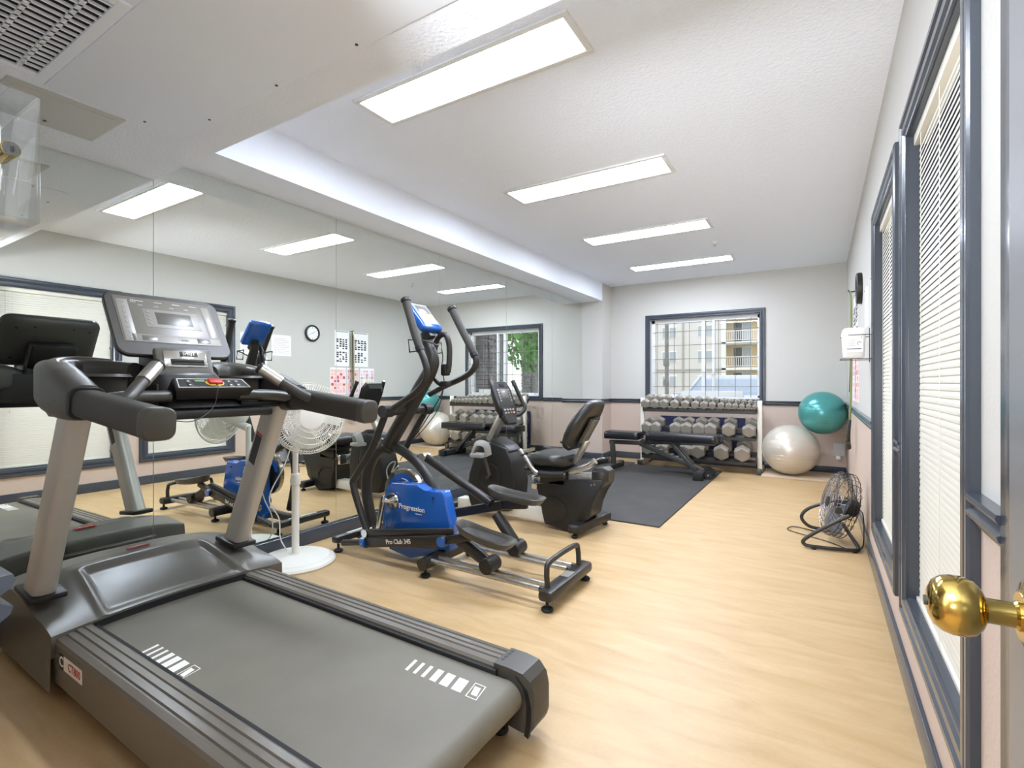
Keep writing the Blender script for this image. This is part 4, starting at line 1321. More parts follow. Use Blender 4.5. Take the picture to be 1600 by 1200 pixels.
for i in range(5):
    for s in (-1, 1):
        rp(B().box((s * 0.075, L * 0.05 + i * 0.022, 0.0155), (0.018, 0.012, 0.002), 0.001, km2), 'console_key', 'print_grey', kc)
for i in range(4):
    rp(B().box((-0.06 + 0.04 * i, -L * 0.06, 0.014), (0.028, 0.004, 0.002), 0, km2), 'print_line', 'print_white', kc)
for i in range(4):
    for j in range(2):
        rp(B().box((-0.06 + 0.04 * i, -L * 0.17 - 0.026 * j, 0.014), (0.024, 0.014, 0.004), 0.002, km2), 'console_key', ('print_grey', 'green', 'red', 'print_grey')[i] if j else 'print_grey', kc)
# upright handlebars either side of the console
for s, y in ((-1, 3.17), (1, 3.53)):
    q = [(m1.x + 0.03, YB + s * 0.03, m1.z + 0.02), (m1.x + 0.07, YB + s * 0.13, m1.z + 0.005), (m1.x + 0.10, y, m1.z + 0.06), (m1.x + 0.06, y, m1.z + 0.14), (m1.x - 0.0, y - s * 0.015, m1.z + 0.27)]
    hb = rp(B().tube(q, 0.0165, 12, sm=6), 'handlebar', 'black_plastic')
    e = (Vector(q[4]) - Vector(q[3])).normalized()
    rp(B().cyl(Vector(q[4]) - e * 0.03, Vector(q[4]) + e * 0.012, 0.018, n=14), 'bar_tip', 'gun', hb)
# rear body
bp_ = [(-1.787,3.24,0.325),(-1.739,3.24,0.209),(-1.734,3.24,0.116),(-1.712,3.24,0.035),(-1.528,3.24,-0.002),(-1.43,3.24,0.058),(-1.353,3.24,0.131),(-1.339,3.24,0.213),(-1.316,3.24,0.295),(-1.251,3.24,0.363),(-1.269,3.24,0.396),(-1.459,3.24,0.377),(-1.609,3.24,0.353)]
rb = rp(B().prism(bp_, (0, 0.22, 0), 0.012, 3), 'rear_body', 'black_plastic', angle=35)
ring_ = [(-1.71,3.236,0.232),(-1.617,3.236,0.233),(-1.546,3.236,0.187),(-1.531,3.236,0.135),(-1.566,3.236,0.084),(-1.7,3.236,0.052)]
rp(B().tube(ring_, 0.0035, 6, sm=4), 'moulded_line', 'black_metal', rb)
for q in (((-1.344,3.24,0.353)), ((-1.32,3.24,0.36))):
    q = Vector(q)
    rp(B().cyl(q, q + Vector((0, -0.006, 0)), 0.008, n=10), 'bolt', 'chrome', rb)
# inclined alloy seat rail with end caps
s0, s1 = Vector((-1.825,3.33,0.335)), Vector((-1.286,3.33,0.406))
rp(B().bar(s0, s1, 0.11, 0.055, 0.006), 'seat_rail', M['brushed'])
e = (s1 - s0).normalized()
rp(B().loft([rrect(s1 + e * q, (0, 1, 0), (0, 0, 1), 0.17 - t, 0.13 - t, 0.03) for q, t in ((-0.06, 0.01), (-0.05, 0), (0.02, 0), (0.055, 0.05))]), 'rail_end_cap', M['seat_vinyl'])
rp(B().box(s0 + Vector((0.02, 0, -0.015)), (0.05, 0.15, 0.10), 0.012), 'rail_front_bracket', 'chrome')
# seat carriage
q = Vector((-1.644,3.27,0.377))
rp(B().box(q + Vector((0.0, 0.07, 0.0)), (0.22, 0.2, 0.13), 0.02), 'seat_carriage', 'black_plastic')
sp = Vector((-1.69,3.34,0.49))
seat = rp(B().loft([[sp + Vector((x * f + dx, y * f, z + 0.018 * (abs(y) / 0.2) ** 2)) for x, y in [(p.x, p.y) for p in rrect((0, 0, 0), (1, 0, 0), (0, 1, 0), 0.32, 0.42, 0.09, 6)]] for z, f, dx in ((-0.045, 0.86, 0), (-0.03, 0.98, 0), (0.01, 1.0, 0), (0.035, 0.93, 0), (0.044, 0.78, 0))]), 'seat', 'seat_vinyl', angle=60)
rp(B().loft([[sp + Vector((x, y, z)) for x, y in [(p.x, p.y) for p in rrect((0, 0, 0), (1, 0, 0), (0, 1, 0), 0.30 + g, 0.38 + g, 0.08, 6)]] for z, g in ((-0.075, -0.03), (-0.06, 0.03), (-0.047, 0.03))]), 'seat_pan', 'black_plastic', seat)
# backrest: curved padded shell leaning away to the rear
b0, b1 = Vector((-1.519,3.35,0.585)), Vector((-1.332,3.35,0.914))
bu = (b1 - b0).normalized()
bo = Vector((-bu.z, 0, bu.x))        # towards the rider (-X side)
Lb = (b1 - b0).length


prof_b = [(0.0, 0.20, 0.030), (0.03, 0.27, 0.05), (0.12, 0.335, 0.066), (0.28, 0.375, 0.075), (0.45, 0.385, 0.078), (0.62, 0.365, 0.076), (0.78, 0.325, 0.07), (0.9, 0.275, 0.064), (0.97, 0.22, 0.054), (1.0, 0.14, 0.03)]
b = B()
rr = []
for t, w, thk in prof_b:
    c = b0 + bu * (Lb * (t * 1.06 - 0.03)) + bo * 0.012
    rr.append([c + Vector((0, p.x, 0)) + bo * (p.y + 0.022 * (p.x / 0.19) ** 2) for p in rrect((0, 0, 0), (1, 0, 0), (0, 1, 0), w, thk, thk * 0.46, 5)])
b.loft(rr)
bk = rp(b, 'backrest', 'seat_vinyl', angle=60)
pm = frame((b0 + b1) / 2 - bo * 0.032, (0, 1, 0), bu)
rp(B().box((0, -0.03, 0), (0.17, Lb * 0.60, 0.012), 0.012, pm), 'back_plate', 'black_metal', bk)
rp(B().box((0, -0.02, -0.004 if False else 0.0), (0.10, Lb * 0.5, 0.026), 0.006, pm), 'back_bracket', 'charcoal', bk)
for k in (-1, 1):
    for j in range(2):
        rp(B().box((k * 0.022, 0.03 - 0.07 * j, -0.0135), (0.008, 0.045, 0.002), 0.001, pm), 'adjust_slot', 'dark', bk)
rp(B().bar(b0 - bu * 0.09 - bo * 0.055, b0 + bu * 0.10 - bo * 0.055, 0.07, 0.03, 0.005), 'backrest_post', M['brushed'])
# side handles
ha = [(-1.847,3.12,0.579),(-1.815,3.12,0.54),(-1.773,3.12,0.493),(-1.741,3.12,0.45),(-1.69,3.12,0.419),(-1.589,3.12,0.419),(-1.491,3.12,0.428)]
rp(B().tube(ha, 0.0145, 12, sm=5), 'side_handle', M['brushed'])
rp(B().tube(ha[4:7], 0.022, 12, sm=4), 'handle_grip', 'black_plastic')
for p in (ha[1],):
    rp(B().cyl(Vector(p) - Vector((0.004, 0, -0.006)), Vector(p) + Vector((0.004, 0, -0.006)), 0.018, n=12), 'handle_ring', 'black_plastic')
rp(B().tube([(-1.587,3.3,0.396),(-1.486,3.3,0.438),(-1.398,3.3,0.472),(-1.34,3.3,0.513)], 0.024, 12, sm=4), 'support_arm', M['brushed'])
rp(B().tube([(-1.722,3.58,0.336),(-1.612,3.58,0.366),(-1.506,3.58,0.424),(-1.413,3.58,0.481),(-1.362,3.58,0.48)], 0.0145, 12, sm=4), 'side_handle', M['brushed'])
rp(B().cyl(Vector((-1.464,3.58,0.452)), Vector((-1.342,3.58,0.481)), 0.023, n=14), 'handle_grip', 'black_plastic')
rp(B().tube([(-1.559,3.2,0.644),(-1.519,3.2,0.628),(-1.49,3.2,0.604)], 0.01, 8, sm=3), 'recline_lever', 'black_plastic')

# ============================================================ PEDESTAL FAN
PF = thing('pedestal_fan', 'white pedestal fan on a round base between treadmill and mirror', 'fan', (-2.64, 1.862, 0))


def fp(b, name, m, p=None, **k):
    return b.done(name, M[m] if isinstance(m, str) else m, p if p is not None else PF, **k)


fx, fy = -2.64, 1.862
fp(B().lathe([(0.0, 0.0), (0.222, 0.0), (0.226, 0.008), (0.218, 0.02), (0.20, 0.026), (0.19, 0.034), (0.10, 0.042), (0.035, 0.05), (0.03, 0.055)], 56, Matrix.Translation((fx, fy, 0))), 'base', 'white_plastic', angle=30)
fp(B().cyl((fx, fy, 0.05), (fx, fy, 0.50), 0.021, n=18), 'lower_pole', 'white_plastic')
fp(B().lathe([(0.0215, 0), (0.028, 0.004), (0.031, 0.03), (0.026, 0.05), (0.024, 0.065), (0.018, 0.07)], 20, Matrix.Translation((fx, fy, 0.455))), 'height_collar', 'white_plastic')
fp(B().cyl((fx, fy, 0.50), (fx, fy, 0.78), 0.016, n=16), 'upper_pole', 'white_plastic')
hc = Vector((-2.431,1.8,0.811))
hc.x = max(hc.x, -2.55)
hc.z += 0.05
fd = Vector((0.93, -0.33, 0.10)).normalized()      # way it faces
hm = Matrix.Translation(hc) @ fd.to_track_quat('Z', 'Y').to_matrix().to_4x4()
fp(B().lathe([(0.0, -0.20), (0.03, -0.19), (0.05, -0.17), (0.058, -0.12), (0.058, -0.06), (0.045, -0.045)], 24, hm), 'motor_housing', 'white_plastic')
fp(B().tube([(fx, fy, 0.77), hm @ Vector((0, 0, -0.11)) + Vector((0, 0, -0.05)), hm @ Vector((0, 0, -0.11))], 0.025, 12), 'neck', 'white_plastic')
RG = 0.198
for zsign, nm in ((1, 'front_grille'), (-1, 'rear_grille')):
    b = B()
    n = 84
    for k in range(n):
        a = 2 * math.pi * k / n
        tw = 0.35 if zsign > 0 else 0.1
        pr = [(0.062, 0.045), (0.12, 0.043), (0.165, 0.034), (0.19, 0.016), (RG, 0.0)]
        pts = [hm @ Vector((r * math.cos(a + tw * (RG - r) / RG), r * math.sin(a + tw * (RG - r) / RG), zsign * z)) for r, z in pr]
        b.tube(pts, 0.0013, 4, caps=False)
    for r, z, t in ((RG, 0.0, 0.004), (0.186, 0.02, 0.002), (0.15, 0.038, 0.002), (0.115, 0.0435, 0.002), (0.085, 0.0455, 0.002), (0.062, 0.045, 0.003)):
        b.tube([hm @ Vector((r * math.cos(2 * math.pi * k / 48), r * math.sin(2 * math.pi * k / 48), zsign * z)) for k in range(48)], t, 6, closed=True)
    fp(b, nm, 'white_plastic')
fp(B().lathe([(0.0, 0.053), (0.04, 0.051), (0.062, 0.048), (0.066, 0.042), (0.0, 0.04)], 32, hm), 'centre_badge', M['fan_blade'])
fb = fp(B().lathe([(0, 0.03), (0.025, 0.028), (0.032, 0.0), (0.032, -0.03), (0, -0.03)], 24, hm), 'blade_hub', M['fan_blade'])
for k in range(3):
    def blade(u, v, k=k):
        r = 0.03 + 0.142 * u
        a = 2 * math.pi * k / 3 + (v - 0.5) * (0.9 + 0.55 * u) + 0.4 * u
        return hm @ Vector((r * math.cos(a), r * math.sin(a), (v - 0.5) * -0.045))
    b = B()
    b.grid(8, 8, blade)
    r_ = bmesh.ops.solidify(b.bm, geom=b.bm.faces[:], thickness=0.002)
    fp(b, 'blade', 'fan_blade', fb)
fp(B().tube([(fx - 0.10, fy + 0.02, 0.035), (fx - 0.19, fy + 0.03, 0.10), (-2.845, fy + 0.03, 0.22), (-2.85, fy - 0.03, 0.36), (fx - 0.10, fy - 0.01, 0.55), (fx - 0.04, fy, 0.68)], 0.0035, 8, sm=6), 'power_cord', 'wire_white')

# ============================================================ RUBBER MATS
for (x0, x1, y0, y1, lab) in ((-2.84, -2.09, 3.46, 6.55, 'dark rubber floor mat along the mirror, under the recumbent bike'),
                              (-2.085, -1.0, 3.69, 6.42, 'dark rubber floor mat in the open floor, under the weight bench')):
    b = B()
    b.bb(x0, x1, y0, y1, 0.0, 0.011, 0.003)
    o = b.done('rubber_mat', M['mat'], loc=((x0 + x1) / 2, (y0 + y1) / 2, 0))
    tag(o, lab, 'mat', 'rubber mats')

# ============================================================ DUMBBELL RACK
RK = thing('dumbbell_rack', 'three tier white dumbbell rack with black shelves under the window', 'rack', (-1.3, 6.6, 0))


def kp_(b, name, m, p=None, **k):
    return b.done(name, M[m] if isinstance(m, str) else m, p if p is not None else RK, **k)


RX0, RX1 = -1.985, -0.600
tiers = [(0.742, 6.47, 0.806, 6.66), (0.432, 6.44, 0.50, 6.66), (0.15, 6.42, 0.215, 6.66)]   # front rail z,y ; rear rail z,y
for x in (RX0, RX1):
    kp_(B().bar((x, 6.53, 0.04), (x, 6.53, 0.87 if x < -1 else 0.855), 0.05, 0.05, 0.005, up=(0, 1, 0)), 'upright', 'steel_white')
    for k in range(9):
        kp_(B().cyl((x + 0.0255, 6.53, 0.15 + k * 0.08), (x + 0.0265, 6.53, 0.15 + k * 0.08), 0.006, n=8), 'bolt_hole', 'dark')
    kp_(B().bar((x, 6.40, 0.045), (x, 6.82, 0.045), 0.055, 0.05, 0.005), 'base_foot', 'steel_white')
    kp_(B().bb(x - 0.031, x + 0.031, 6.385, 6.42, 0.012, 0.075, 0.006), 'foot_cap', M['gun'])
    kp_(B().bb(x - 0.031, x + 0.031, 6.79, 6.825, 0.0, 0.075, 0.006), 'foot_cap', M['gun'])
    for zf, yf, zr, yr in tiers:
        kp_(B().bar((x + (0.03 if x < -1 else -0.03), yf - 0.02, zf - 0.01), (x + (0.03 if x < -1 else -0.03), yr + 0.02, zr - 0.01), 0.012, 0.06, 0.002), 'shelf_bracket', 'black_metal')
for zf, yf, zr, yr in tiers:
    for z, y in ((zf, yf), (zr, yr)):
        s_ = kp_(B().prism([(RX0 + 0.03, y - 0.035, z - 0.012), (RX0 + 0.03, y + 0.035, z + 0.012), (RX0 + 0.03, y + 0.035, z + 0.004), (RX0 + 0.03, y - 0.026, z - 0.018), (RX0 + 0.03, y - 0.026, z - 0.045), (RX0 + 0.03, y - 0.035, z - 0.045)], (RX1 - RX0 - 0.06, 0, 0)), 'shelf_rail', 'black_metal', angle=20)
# dumbbells (hexagonal heads)
def dumbbell_meshes():
    out = []
    b = B()
    rings = []
    for y, f in ((0.0, 0.80), (0.10, 1.0), (0.90, 1.0), (1.0, 0.86)):
        rings.append([(0.5 * f * math.cos(R(60 * k + 30)) / math.cos(R(30)) * 1.0, y, 0.5 * f * math.sin(R(60 * k + 30)) / math.cos(R(30))) for k in range(6)])
    b.loft(rings)
    out.append(b.done('head', M['hex'], angle=25))
    b = B()
    b.tube([(0, -0.5, 0), (0, -0.2, 0), (0, 0, 0), (0, 0.2, 0), (0, 0.5, 0)], [0.014, 0.0155, 0.0175, 0.0155, 0.014], 12)
    out.append(b.done('handle', M['knurl']))
    b = B()
    b.lathe([(0.30, 0), (0.30, 0.02), (0.26, 0.03), (0.0, 0.03)], 20, Matrix.Rotation(R(90), 4, 'X'))
    out.append(b.done('weight_disc', M['hex']))
    for o in out:
        col.objects.unlink(o)
    return [o.data for o in out]


me_head, me_handle, me_disc = dumbbell_meshes()
rowname = ('top', 'middle', 'bottom')
ordinal = ['first', 'second', 'third', 'fourth', 'fifth', 'sixth', 'seventh', 'eighth', 'ninth', 'tenth', 'eleventh', 'twelfth', 'thirteenth', 'fourteenth']


def dumbbell(tier, idx, n, px, size, twist=0.0):
    zf, yf, zr, yr = tiers[tier]
    sl = math.atan2(zr - zf, yr - yf)
    hl = size * 0.62          # head length
    grip = 0.115
    word = ordinal[idx]
    lab = '%s from the left of the hex dumbbells on the %s shelf of the rack' % (word, rowname[tier])
    if tier == 2:
        lab = '%s from the left of the large hex dumbbells on the lowest shelf' % word
    rest = Vector((px, (yf + yr) / 2, (zf + zr) / 2))
    up = Vector((0, -math.sin(sl), math.cos(sl)))
    c = rest + up * (size / 2 + 0.003)
    o = thing('dumbbell', lab, 'dumbbell', c, 'hex dumbbells on the %s shelf' % rowname[tier])
    o.rotation_euler = (sl, 0, twist)
    for s in (-1, 1):
        h = bpy.data.objects.new('head', me_head)
        h.parent = o
        h.location = (0, s * grip / 2 if s > 0 else -grip / 2 - hl, 0)
        h.scale = (size, hl, size)
        col.objects.link(h)
        d = bpy.data.objects.new('weight_disc', me_disc)
        d.parent = h
        d.location = (0, 1.0 if s > 0 else 0.0, 0)
        d.rotation_euler = (0, 0, math.pi if s > 0 else 0)
        d.scale = (1.0, 0.12, 1.0)
        col.objects.link(d)
    g = bpy.data.objects.new('handle', me_handle)
    g.parent = o
    g.scale = (1, grip / 1.0 + 0.01, 1)
    col.objects.link(g)


top = [(-1.925, 0.108), (-1.805, 0.106), (-1.69, 0.104), (-1.555, 0.10), (-1.43, 0.094), (-1.31, 0.09), (-1.205, 0.086), (-1.112, 0.08), (-1.012, 0.074), (-0.93, 0.068), (-0.855, 0.064), (-0.782, 0.06), (-0.713, 0.056), (-0.65, 0.052)]
midr = [(-1.905, 0.118), (-1.785, 0.12), (-1.545, 0.126), (-1.413, 0.13), (-1.265, 0.134), (-1.125, 0.134), (-0.925, 0.14), (-0.70, 0.136)]
lowr = [(-1.89, 0.142), (-1.70, 0.146), (-1.42, 0.148), (-1.265, 0.158), (-1.0, 0.16), (-0.775, 0.164)]
for tier, row in enumerate((top, midr, lowr)):
    for i, (x, s) in enumerate(row):
        dumbbell(tier, i, len(row), x, s, random.uniform(-0.05, 0.02))
tag(B().bb(-1.86, -0.80, 6.905, 6.925, 0.095, 0.62, 0.004).done('folded_mat', M['navy'], loc=(-1.3, 6.915, 0.095)), 'navy foam mat standing against the wall behind the dumbbell rack', 'mat')

# ============================================================ WEIGHT BENCH
WB = thing('weight_bench', 'black padded adjustable weight bench on the rubber mat before the rack', 'bench', (-1.7, 5.95, 0.011))


def wp(b, name, m, p=None, **k):
    return b.done(name, M[m] if isinstance(m, str) else m, p if p is not None else WB, **k)


def pad(name, x0, x1, y, wa, wb, z0, z1, mt='vinyl'):
    b = B()
    rings = []
    for f, z in ((0.94, z0), (0.99, z0 + 0.008), (1.0, (z0 + z1) / 2), (0.985, z1 - 0.01), (0.93, z1)):
        cx = (x0 + x1) / 2
        ring = []
        for p in rrect((0, 0, 0), (1, 0, 0), (0, 1, 0), x1 - x0, 1.0, 0.05, 5):
            w = wa + (wb - wa) * (p.x / (x1 - x0) + 0.5)
            inset = (1 - f) * 0.25
            ring.append((cx + p.x * (1 - inset * 0.4), y + p.y * w * f, z))
        rings.append(ring)
    b.loft(rings)
    return wp(b, name, mt, angle=60)


ps = Vector((-2.034,5.95,0.425))
pad('seat_pad', (-2.247,5.95,0.414)[0], (-1.836,5.95,0.436)[0], 5.95, 0.30, 0.26, ps.z - 0.038, ps.z + 0.048)
pb = Vector((-1.351,5.95,0.432))
pad('back_pad', (-1.743,5.95,0.41)[0], (-0.965,5.95,0.454)[0], 5.95, 0.26, 0.30, pb.z - 0.04, pb.z + 0.05)
s0, s1 = Vector((-2.222,5.95,0.336)), Vector((-1.844,5.95,0.343))
wp(B().bar(s0, s1, 0.05, 0.05, 0.005), 'seat_frame', 'gun')
lt, lb2 = Vector((-2.189,5.95,0.338)), Vector((-2.172,5.95,0.023))
wp(B().bar(lt, (lb2.x, 5.95, 0.05), 0.055, 0.055, 0.005, up=(1, 0, 0)), 'front_leg', 'gun')
wp(B().bb(lb2.x - 0.035, lb2.x + 0.035, 5.72, 6.20, 0.02, 0.07, 0.005), 'front_foot', 'gun')
for y in (5.72, 6.20):
    wp(B().bb(lb2.x - 0.04, lb2.x + 0.04, y - 0.03, y + 0.03, 0.011, 0.076, 0.008), 'foot_cap', 'rubber')
d0, d1 = Vector((-1.844,5.95,0.343)), Vector((-1.113,5.95,-0.001))
d1.z = 0.075
sp_ = wp(B().bar(d0, d1, 0.06, 0.06, 0.005), 'spine_beam', 'gun')
e = (d1 - d0)
for k in range(6):
    q = d0 + e * (0.35 + 0.085 * k) + Vector((0, 0, 0.034))
    wp(B().bar(q - Vector((0.016, 0, 0)), q + Vector((0.016, 0, 0)), 0.07, 0.008, 0.002), 'ladder_notch', 'brushed', sp_)
t0, t1 = Vector((-1.476,5.9,0.385)), Vector((-1.186,5.9,0.072))
wp(B().bar(t0, t1, 0.04, 0.045, 0.004), 'support_strut', 'gun')
wp(B().bar(t0 + Vector((0, 0.1, 0)), t1 + Vector((0, 0.1, 0)), 0.04, 0.045, 0.004), 'support_strut', 'gun')
wp(B().bar(Vector((-1.766,5.95,0.355)), Vector((-0.991,5.95,0.381)), 0.05, 0.035, 0.004), 'back_frame', 'gun')
wp(B().cyl(Vector((-1.785,5.86,0.371)), Vector((-1.785,5.86,0.371)) + Vector((0, 0.18, 0)), 0.03, n=16), 'hinge', 'black_metal')
wp(B().bb(d1.x - 0.05, d1.x + 0.035, 5.66, 6.12, 0.02, 0.09, 0.006), 'rear_foot', 'gun')
for y in (5.66, 6.12):
    wp(B().bb(d1.x - 0.06, d1.x + 0.045, y - 0.035, y + 0.035, 0.011, 0.098, 0.008), 'foot_cap', 'rubber')
for y in (5.80, 5.98):
    wp(B().cyl((d1.x + 0.075, y - 0.03, 0.055), (d1.x + 0.075, y + 0.03, 0.055), 0.042, n=18), 'transport_wheel', 'rubber')
    wp(B().cyl((d1.x + 0.075, y - 0.035, 0.055), (d1.x + 0.075, y + 0.035, 0.055), 0.012, n=12), 'wheel_bolt', 'chrome')

# ============================================================ EXERCISE BALLS
tag(B().bb(-0.57, 0.22, 6.32, 6.90, 0.0, 0.022, 0.004).done('pale_board', M['board'], loc=(-0.17, 6.6, 0)), 'pale flat board on the floor under the silver exercise ball', 'board')


def ball(name, lab, c, r, m, sq=1.0):
    t = thing(name, lab, 'exercise ball', (c[0], c[1], c[2] - r * sq))
    b = B()
    b.ball(c, r, u=64, s=(1, 1, sq))
    b.done('shell', M[m], t, angle=180)
    b = B()
    for k in range(-3, 4):
        if k == 0:
            continue
        a = R(k * 8.5)
        rr_ = r * math.cos(a)
        b.tube([(c[0] + rr_ * math.cos(2 * math.pi * j / 64), c[1] + rr_ * math.sin(2 * math.pi * j / 64), c[2] + r * sq * math.sin(a)) for j in range(64)], 0.0012, 4, closed=True)
    b.done('moulded_ring', M[m], t)
    b = B()
    d = Vector((-0.25, -0.9, 0.2)).normalized()
    b.lathe([(0.014, 0), (0.014, 0.0015), (0.006, 0.002), (0, 0.002)], 14, Matrix.Translation(Vector(c) + Vector((d.x * r, d.y * r, d.z * r * sq)) * 0.999) @ d.to_track_quat('Z', 'Y').to_matrix().to_4x4())
    b.done('valve_plug', M[m], t)


ball('exercise_ball', 'large pearl silver exercise ball resting on the pale board', (-0.288, 6.52, 0.022 + 0.2835), 0.292, 'silver_ball', 0.965)
ball('exercise_ball', 'teal exercise ball perched on the silver ball against the wall corner', (0.022, 6.60, 0.728), 0.2385, 'teal_ball', 1.0)

# ============================================================ BLACK FLOOR FAN
FF = thing('floor_fan', 'black metal drum floor fan tilted on a tube stand by the right wall', 'fan', (0.09, 3.97, 0))


def qp(b, name, m, p=None, **k):
    return b.done(name, M[m] if isinstance(m, str) else m, p if p is not None else FF, **k)


M['fan_wire'] = mat('fan_wire_chrome', (150, 148, 152), 0.3, metal=0.8)
M['fan_metal'] = mat('fan_blade_alloy', (176, 178, 184), 0.3, metal=0.8)
qc = Vector((0.112, 3.98, 0.25))
qd = Vector((-0.93, -0.24, 0.24)).normalized()
qm = Matrix.Translation(qc) @ qd.to_track_quat('Z', 'Y').to_matrix().to_4x4()
RF = 0.215
for zs, nm in ((1, 'front_grille'), (-1, 'rear_grille')):
    b = B()
    n = 40 if zs > 0 else 22
    for k in range(n):
        a = 2 * math.pi * k / n
        b.tube([qm @ Vector((r * math.cos(a), r * math.sin(a), zs * z)) for r, z in ((0.03, 0.072), (0.12, 0.068), (0.19, 0.055), (RF, 0.035))], 0.0014, 4, caps=False)
    for r, z in ((RF, 0.035), (0.19, 0.055), (0.155, 0.063), (0.12, 0.068), (0.085, 0.07), (0.055, 0.072), (0.03, 0.072)) if zs > 0 else ((RF, 0.035), (0.15, 0.063), (0.08, 0.07)):
        b.tube([qm @ Vector((r * math.cos(2 * math.pi * k / 40), r * math.sin(2 * math.pi * k / 40), zs * z)) for k in range(40)], 0.0018, 5, closed=True)
    qp(b, nm, 'fan_wire' if zs > 0 else 'wire_black')
b = B()
for z in (0.035, 0.012, -0.012, -0.035):
    b.tube([qm @ Vector((RF * math.cos(2 * math.pi * k / 40), RF * math.sin(2 * math.pi * k / 40), z)) for k in range(40)], 0.002, 5, closed=True)
for k in range(30):
    a = 2 * math.pi * k / 30
    b.tube([qm @ Vector((RF * math.cos(a), RF * math.sin(a), z)) for z in (-0.035, 0.035)], 0.0014, 4, caps=False)
qp(b, 'side_cage', 'wire_black')
qp(B().lathe([(0, 0.077), (0.034, 0.075), (0.036, 0.07), (0, 0.069)], 24, qm), 'centre_cap', 'black_metal')
qp(B().lathe([(0, -0.105), (0.05, -0.10), (0.058, -0.09), (0.058, -0.03), (0.03, -0.02), (0.03, 0.02), (0, 0.02)], 24, qm), 'motor', 'black_metal')
for k in range(3):
    def blade(u, v, k=k):
        r = 0.03 + 0.165 * u
        a = 2 * math.pi * k / 3 + (v - 0.5) * 1.25 + 0.5 * u
        return qm @ Vector((r * math.cos(a), r * math.sin(a), (v - 0.5) * -0.05))
    b = B()
    b.grid(8, 8, blade)
    bmesh.ops.solidify(b.bm, geom=b.bm.faces[:], thickness=0.002)
    qp(b, 'blade', 'fan_metal')
# tube stand: two triangular side loops joined on the floor
near = [(0.155, 3.745, 0.235), (0.02, 3.74, 0.14), (-0.085, 3.73, 0.055), (-0.085, 3.73, 0.022), (-0.04, 3.73, 0.016), (0.08, 3.745, 0.016), (0.185, 3.78, 0.016), (0.205, 3.83, 0.02), (0.17, 3.95, 0.06), (0.13, 4.10, 0.10)]
qp(B().tube(near, 0.0115, 12, sm=4), 'stand_tube', 'black_metal')
far2 = [(0.10, 4.20, 0.235), (-0.06, 4.21, 0.16), (-0.115, 4.20, 0.09), (-0.07, 4.20, 0.03), (0.02, 4.20, 0.018), (0.12, 4.18, 0.018)]
qp(B().tube(far2, 0.0115, 12, sm=4), 'stand_tube', 'black_metal')
for x, y in ((-0.035, 3.73), (0.185, 3.785), (0.03, 4.20)):
    qp(B().lathe([(0.015, 0), (0.016, 0.012), (0.012, 0.02)], 12, Matrix.Translation((x, y, 0))), 'foot_pad', 'rubber')
for y, z in ((3.745, 0.24), (4.195, 0.24)):
    qp(B().cyl((0.10, y - 0.012, z + 0.02), (0.10, y + 0.012, z + 0.02), 0.02, n=14), 'tilt_knob', 'black_plastic')
qp(B().tube([qm @ Vector((0, 0, -0.10)), qm @ Vector((0.01, 0.0, -0.118)), (0.236, 3.92, 0.20), (0.235, 3.86, 0.08), (0.225, 3.87, 0.012), (0.17, 3.80, 0.006), (0.05, 3.93, 0.006), (-0.13, 4.05, 0.006), (-0.20, 4.12, 0.006), (-0.16, 4.22, 0.006), (-0.02, 4.16, 0.006)], 0.0035, 6, sm=6), 'power_cord', 'wire_black')

# ============================================================ THINGS ON THE RIGHT WALL
YCk, ZCk = 4.50, 1.755
t = thing('wall_clock', 'round black-rimmed wall clock high on the right wall', 'clock', (XR, YCk, ZCk))
wm = Matrix.Translation((XR, YCk, ZCk)) @ Matrix.Rotation(R(-90), 4, 'Y')
def cp(b, name, m, **k):
    return b.done(name, M[m], t, **k)
cp(B().lathe([(0.0, 0.0), (0.112, 0.0), (0.115, 0.012), (0.112, 0.032), (0.102, 0.036), (0.092, 0.03), (0.09, 0.02), (0, 0.02)], 44, wm), 'rim', 'black_plastic')
cp(B().lathe([(0, 0.0205), (0.089, 0.0205), (0.089, 0.022), (0, 0.022)], 40, wm), 'dial', 'paper')
for k in range(12):
    a = R(30 * k)
    cp(B().box((0.074, 0, 0.0225), (0.013 if k % 3 else 0.018, 0.005, 0.001), 0, wm @ Matrix.Rotation(a, 4, 'Z')), 'hour_mark', 'ink', flat=True)
cp(B().box((0.024, 0, 0.0235), (0.055, 0.005, 0.001), 0, wm @ Matrix.Rotation(R(65), 4, 'Z')), 'hour_hand', 'ink', flat=True)
cp(B().box((0.032, 0, 0.0245), (0.075, 0.0035, 0.001), 0, wm @ Matrix.Rotation(R(250), 4, 'Z')), 'minute_hand', 'ink', flat=True)

# jug of wipes in a wire holder
t = thing('wipes_jug', 'white plastic jug with a printed label held in a wire bracket on the right wall', 'jug', (XR, 3.68, 1.19))
jx0, jx1, jy0, jy1, jz0, jz1 = 0.112, 0.232, 3.60, 3.76, 1.205, 1.385
jc = ((jx0 + jx1) / 2, (jy0 + jy1) / 2)
cp(B().loft([rrect((*jc, z), (1, 0, 0), (0, 1, 0), jx1 - jx0 - g, jy1 - jy0 - g, 0.024, 5) for z, g in ((jz0, 0.03), (jz0 + 0.008, 0.016), (jz1 - 0.03, 0.0), (jz1 - 0.012, 0.006), (jz1, 0.03))]), 'jug_body', 'jug', angle=50)
cp(B().bb(jx0 + 0.022, jx1 - 0.018, jy0 - 0.0005 + 0.003, jy0 + 0.006, jz0 + 0.035, jz1 - 0.045), 'label_sheet', 'paper', flat=True)
lm = frame(((jx0 + jx1) / 2, jy0 + 0.0022, jz1 - 0.058), (1, 0, 0), (0, 0, 1))
cp(B().box((0.002, 0, 0), (0.072, 0.008, 0.0008), 0, lm), 'label_title', 'navy', flat=True)
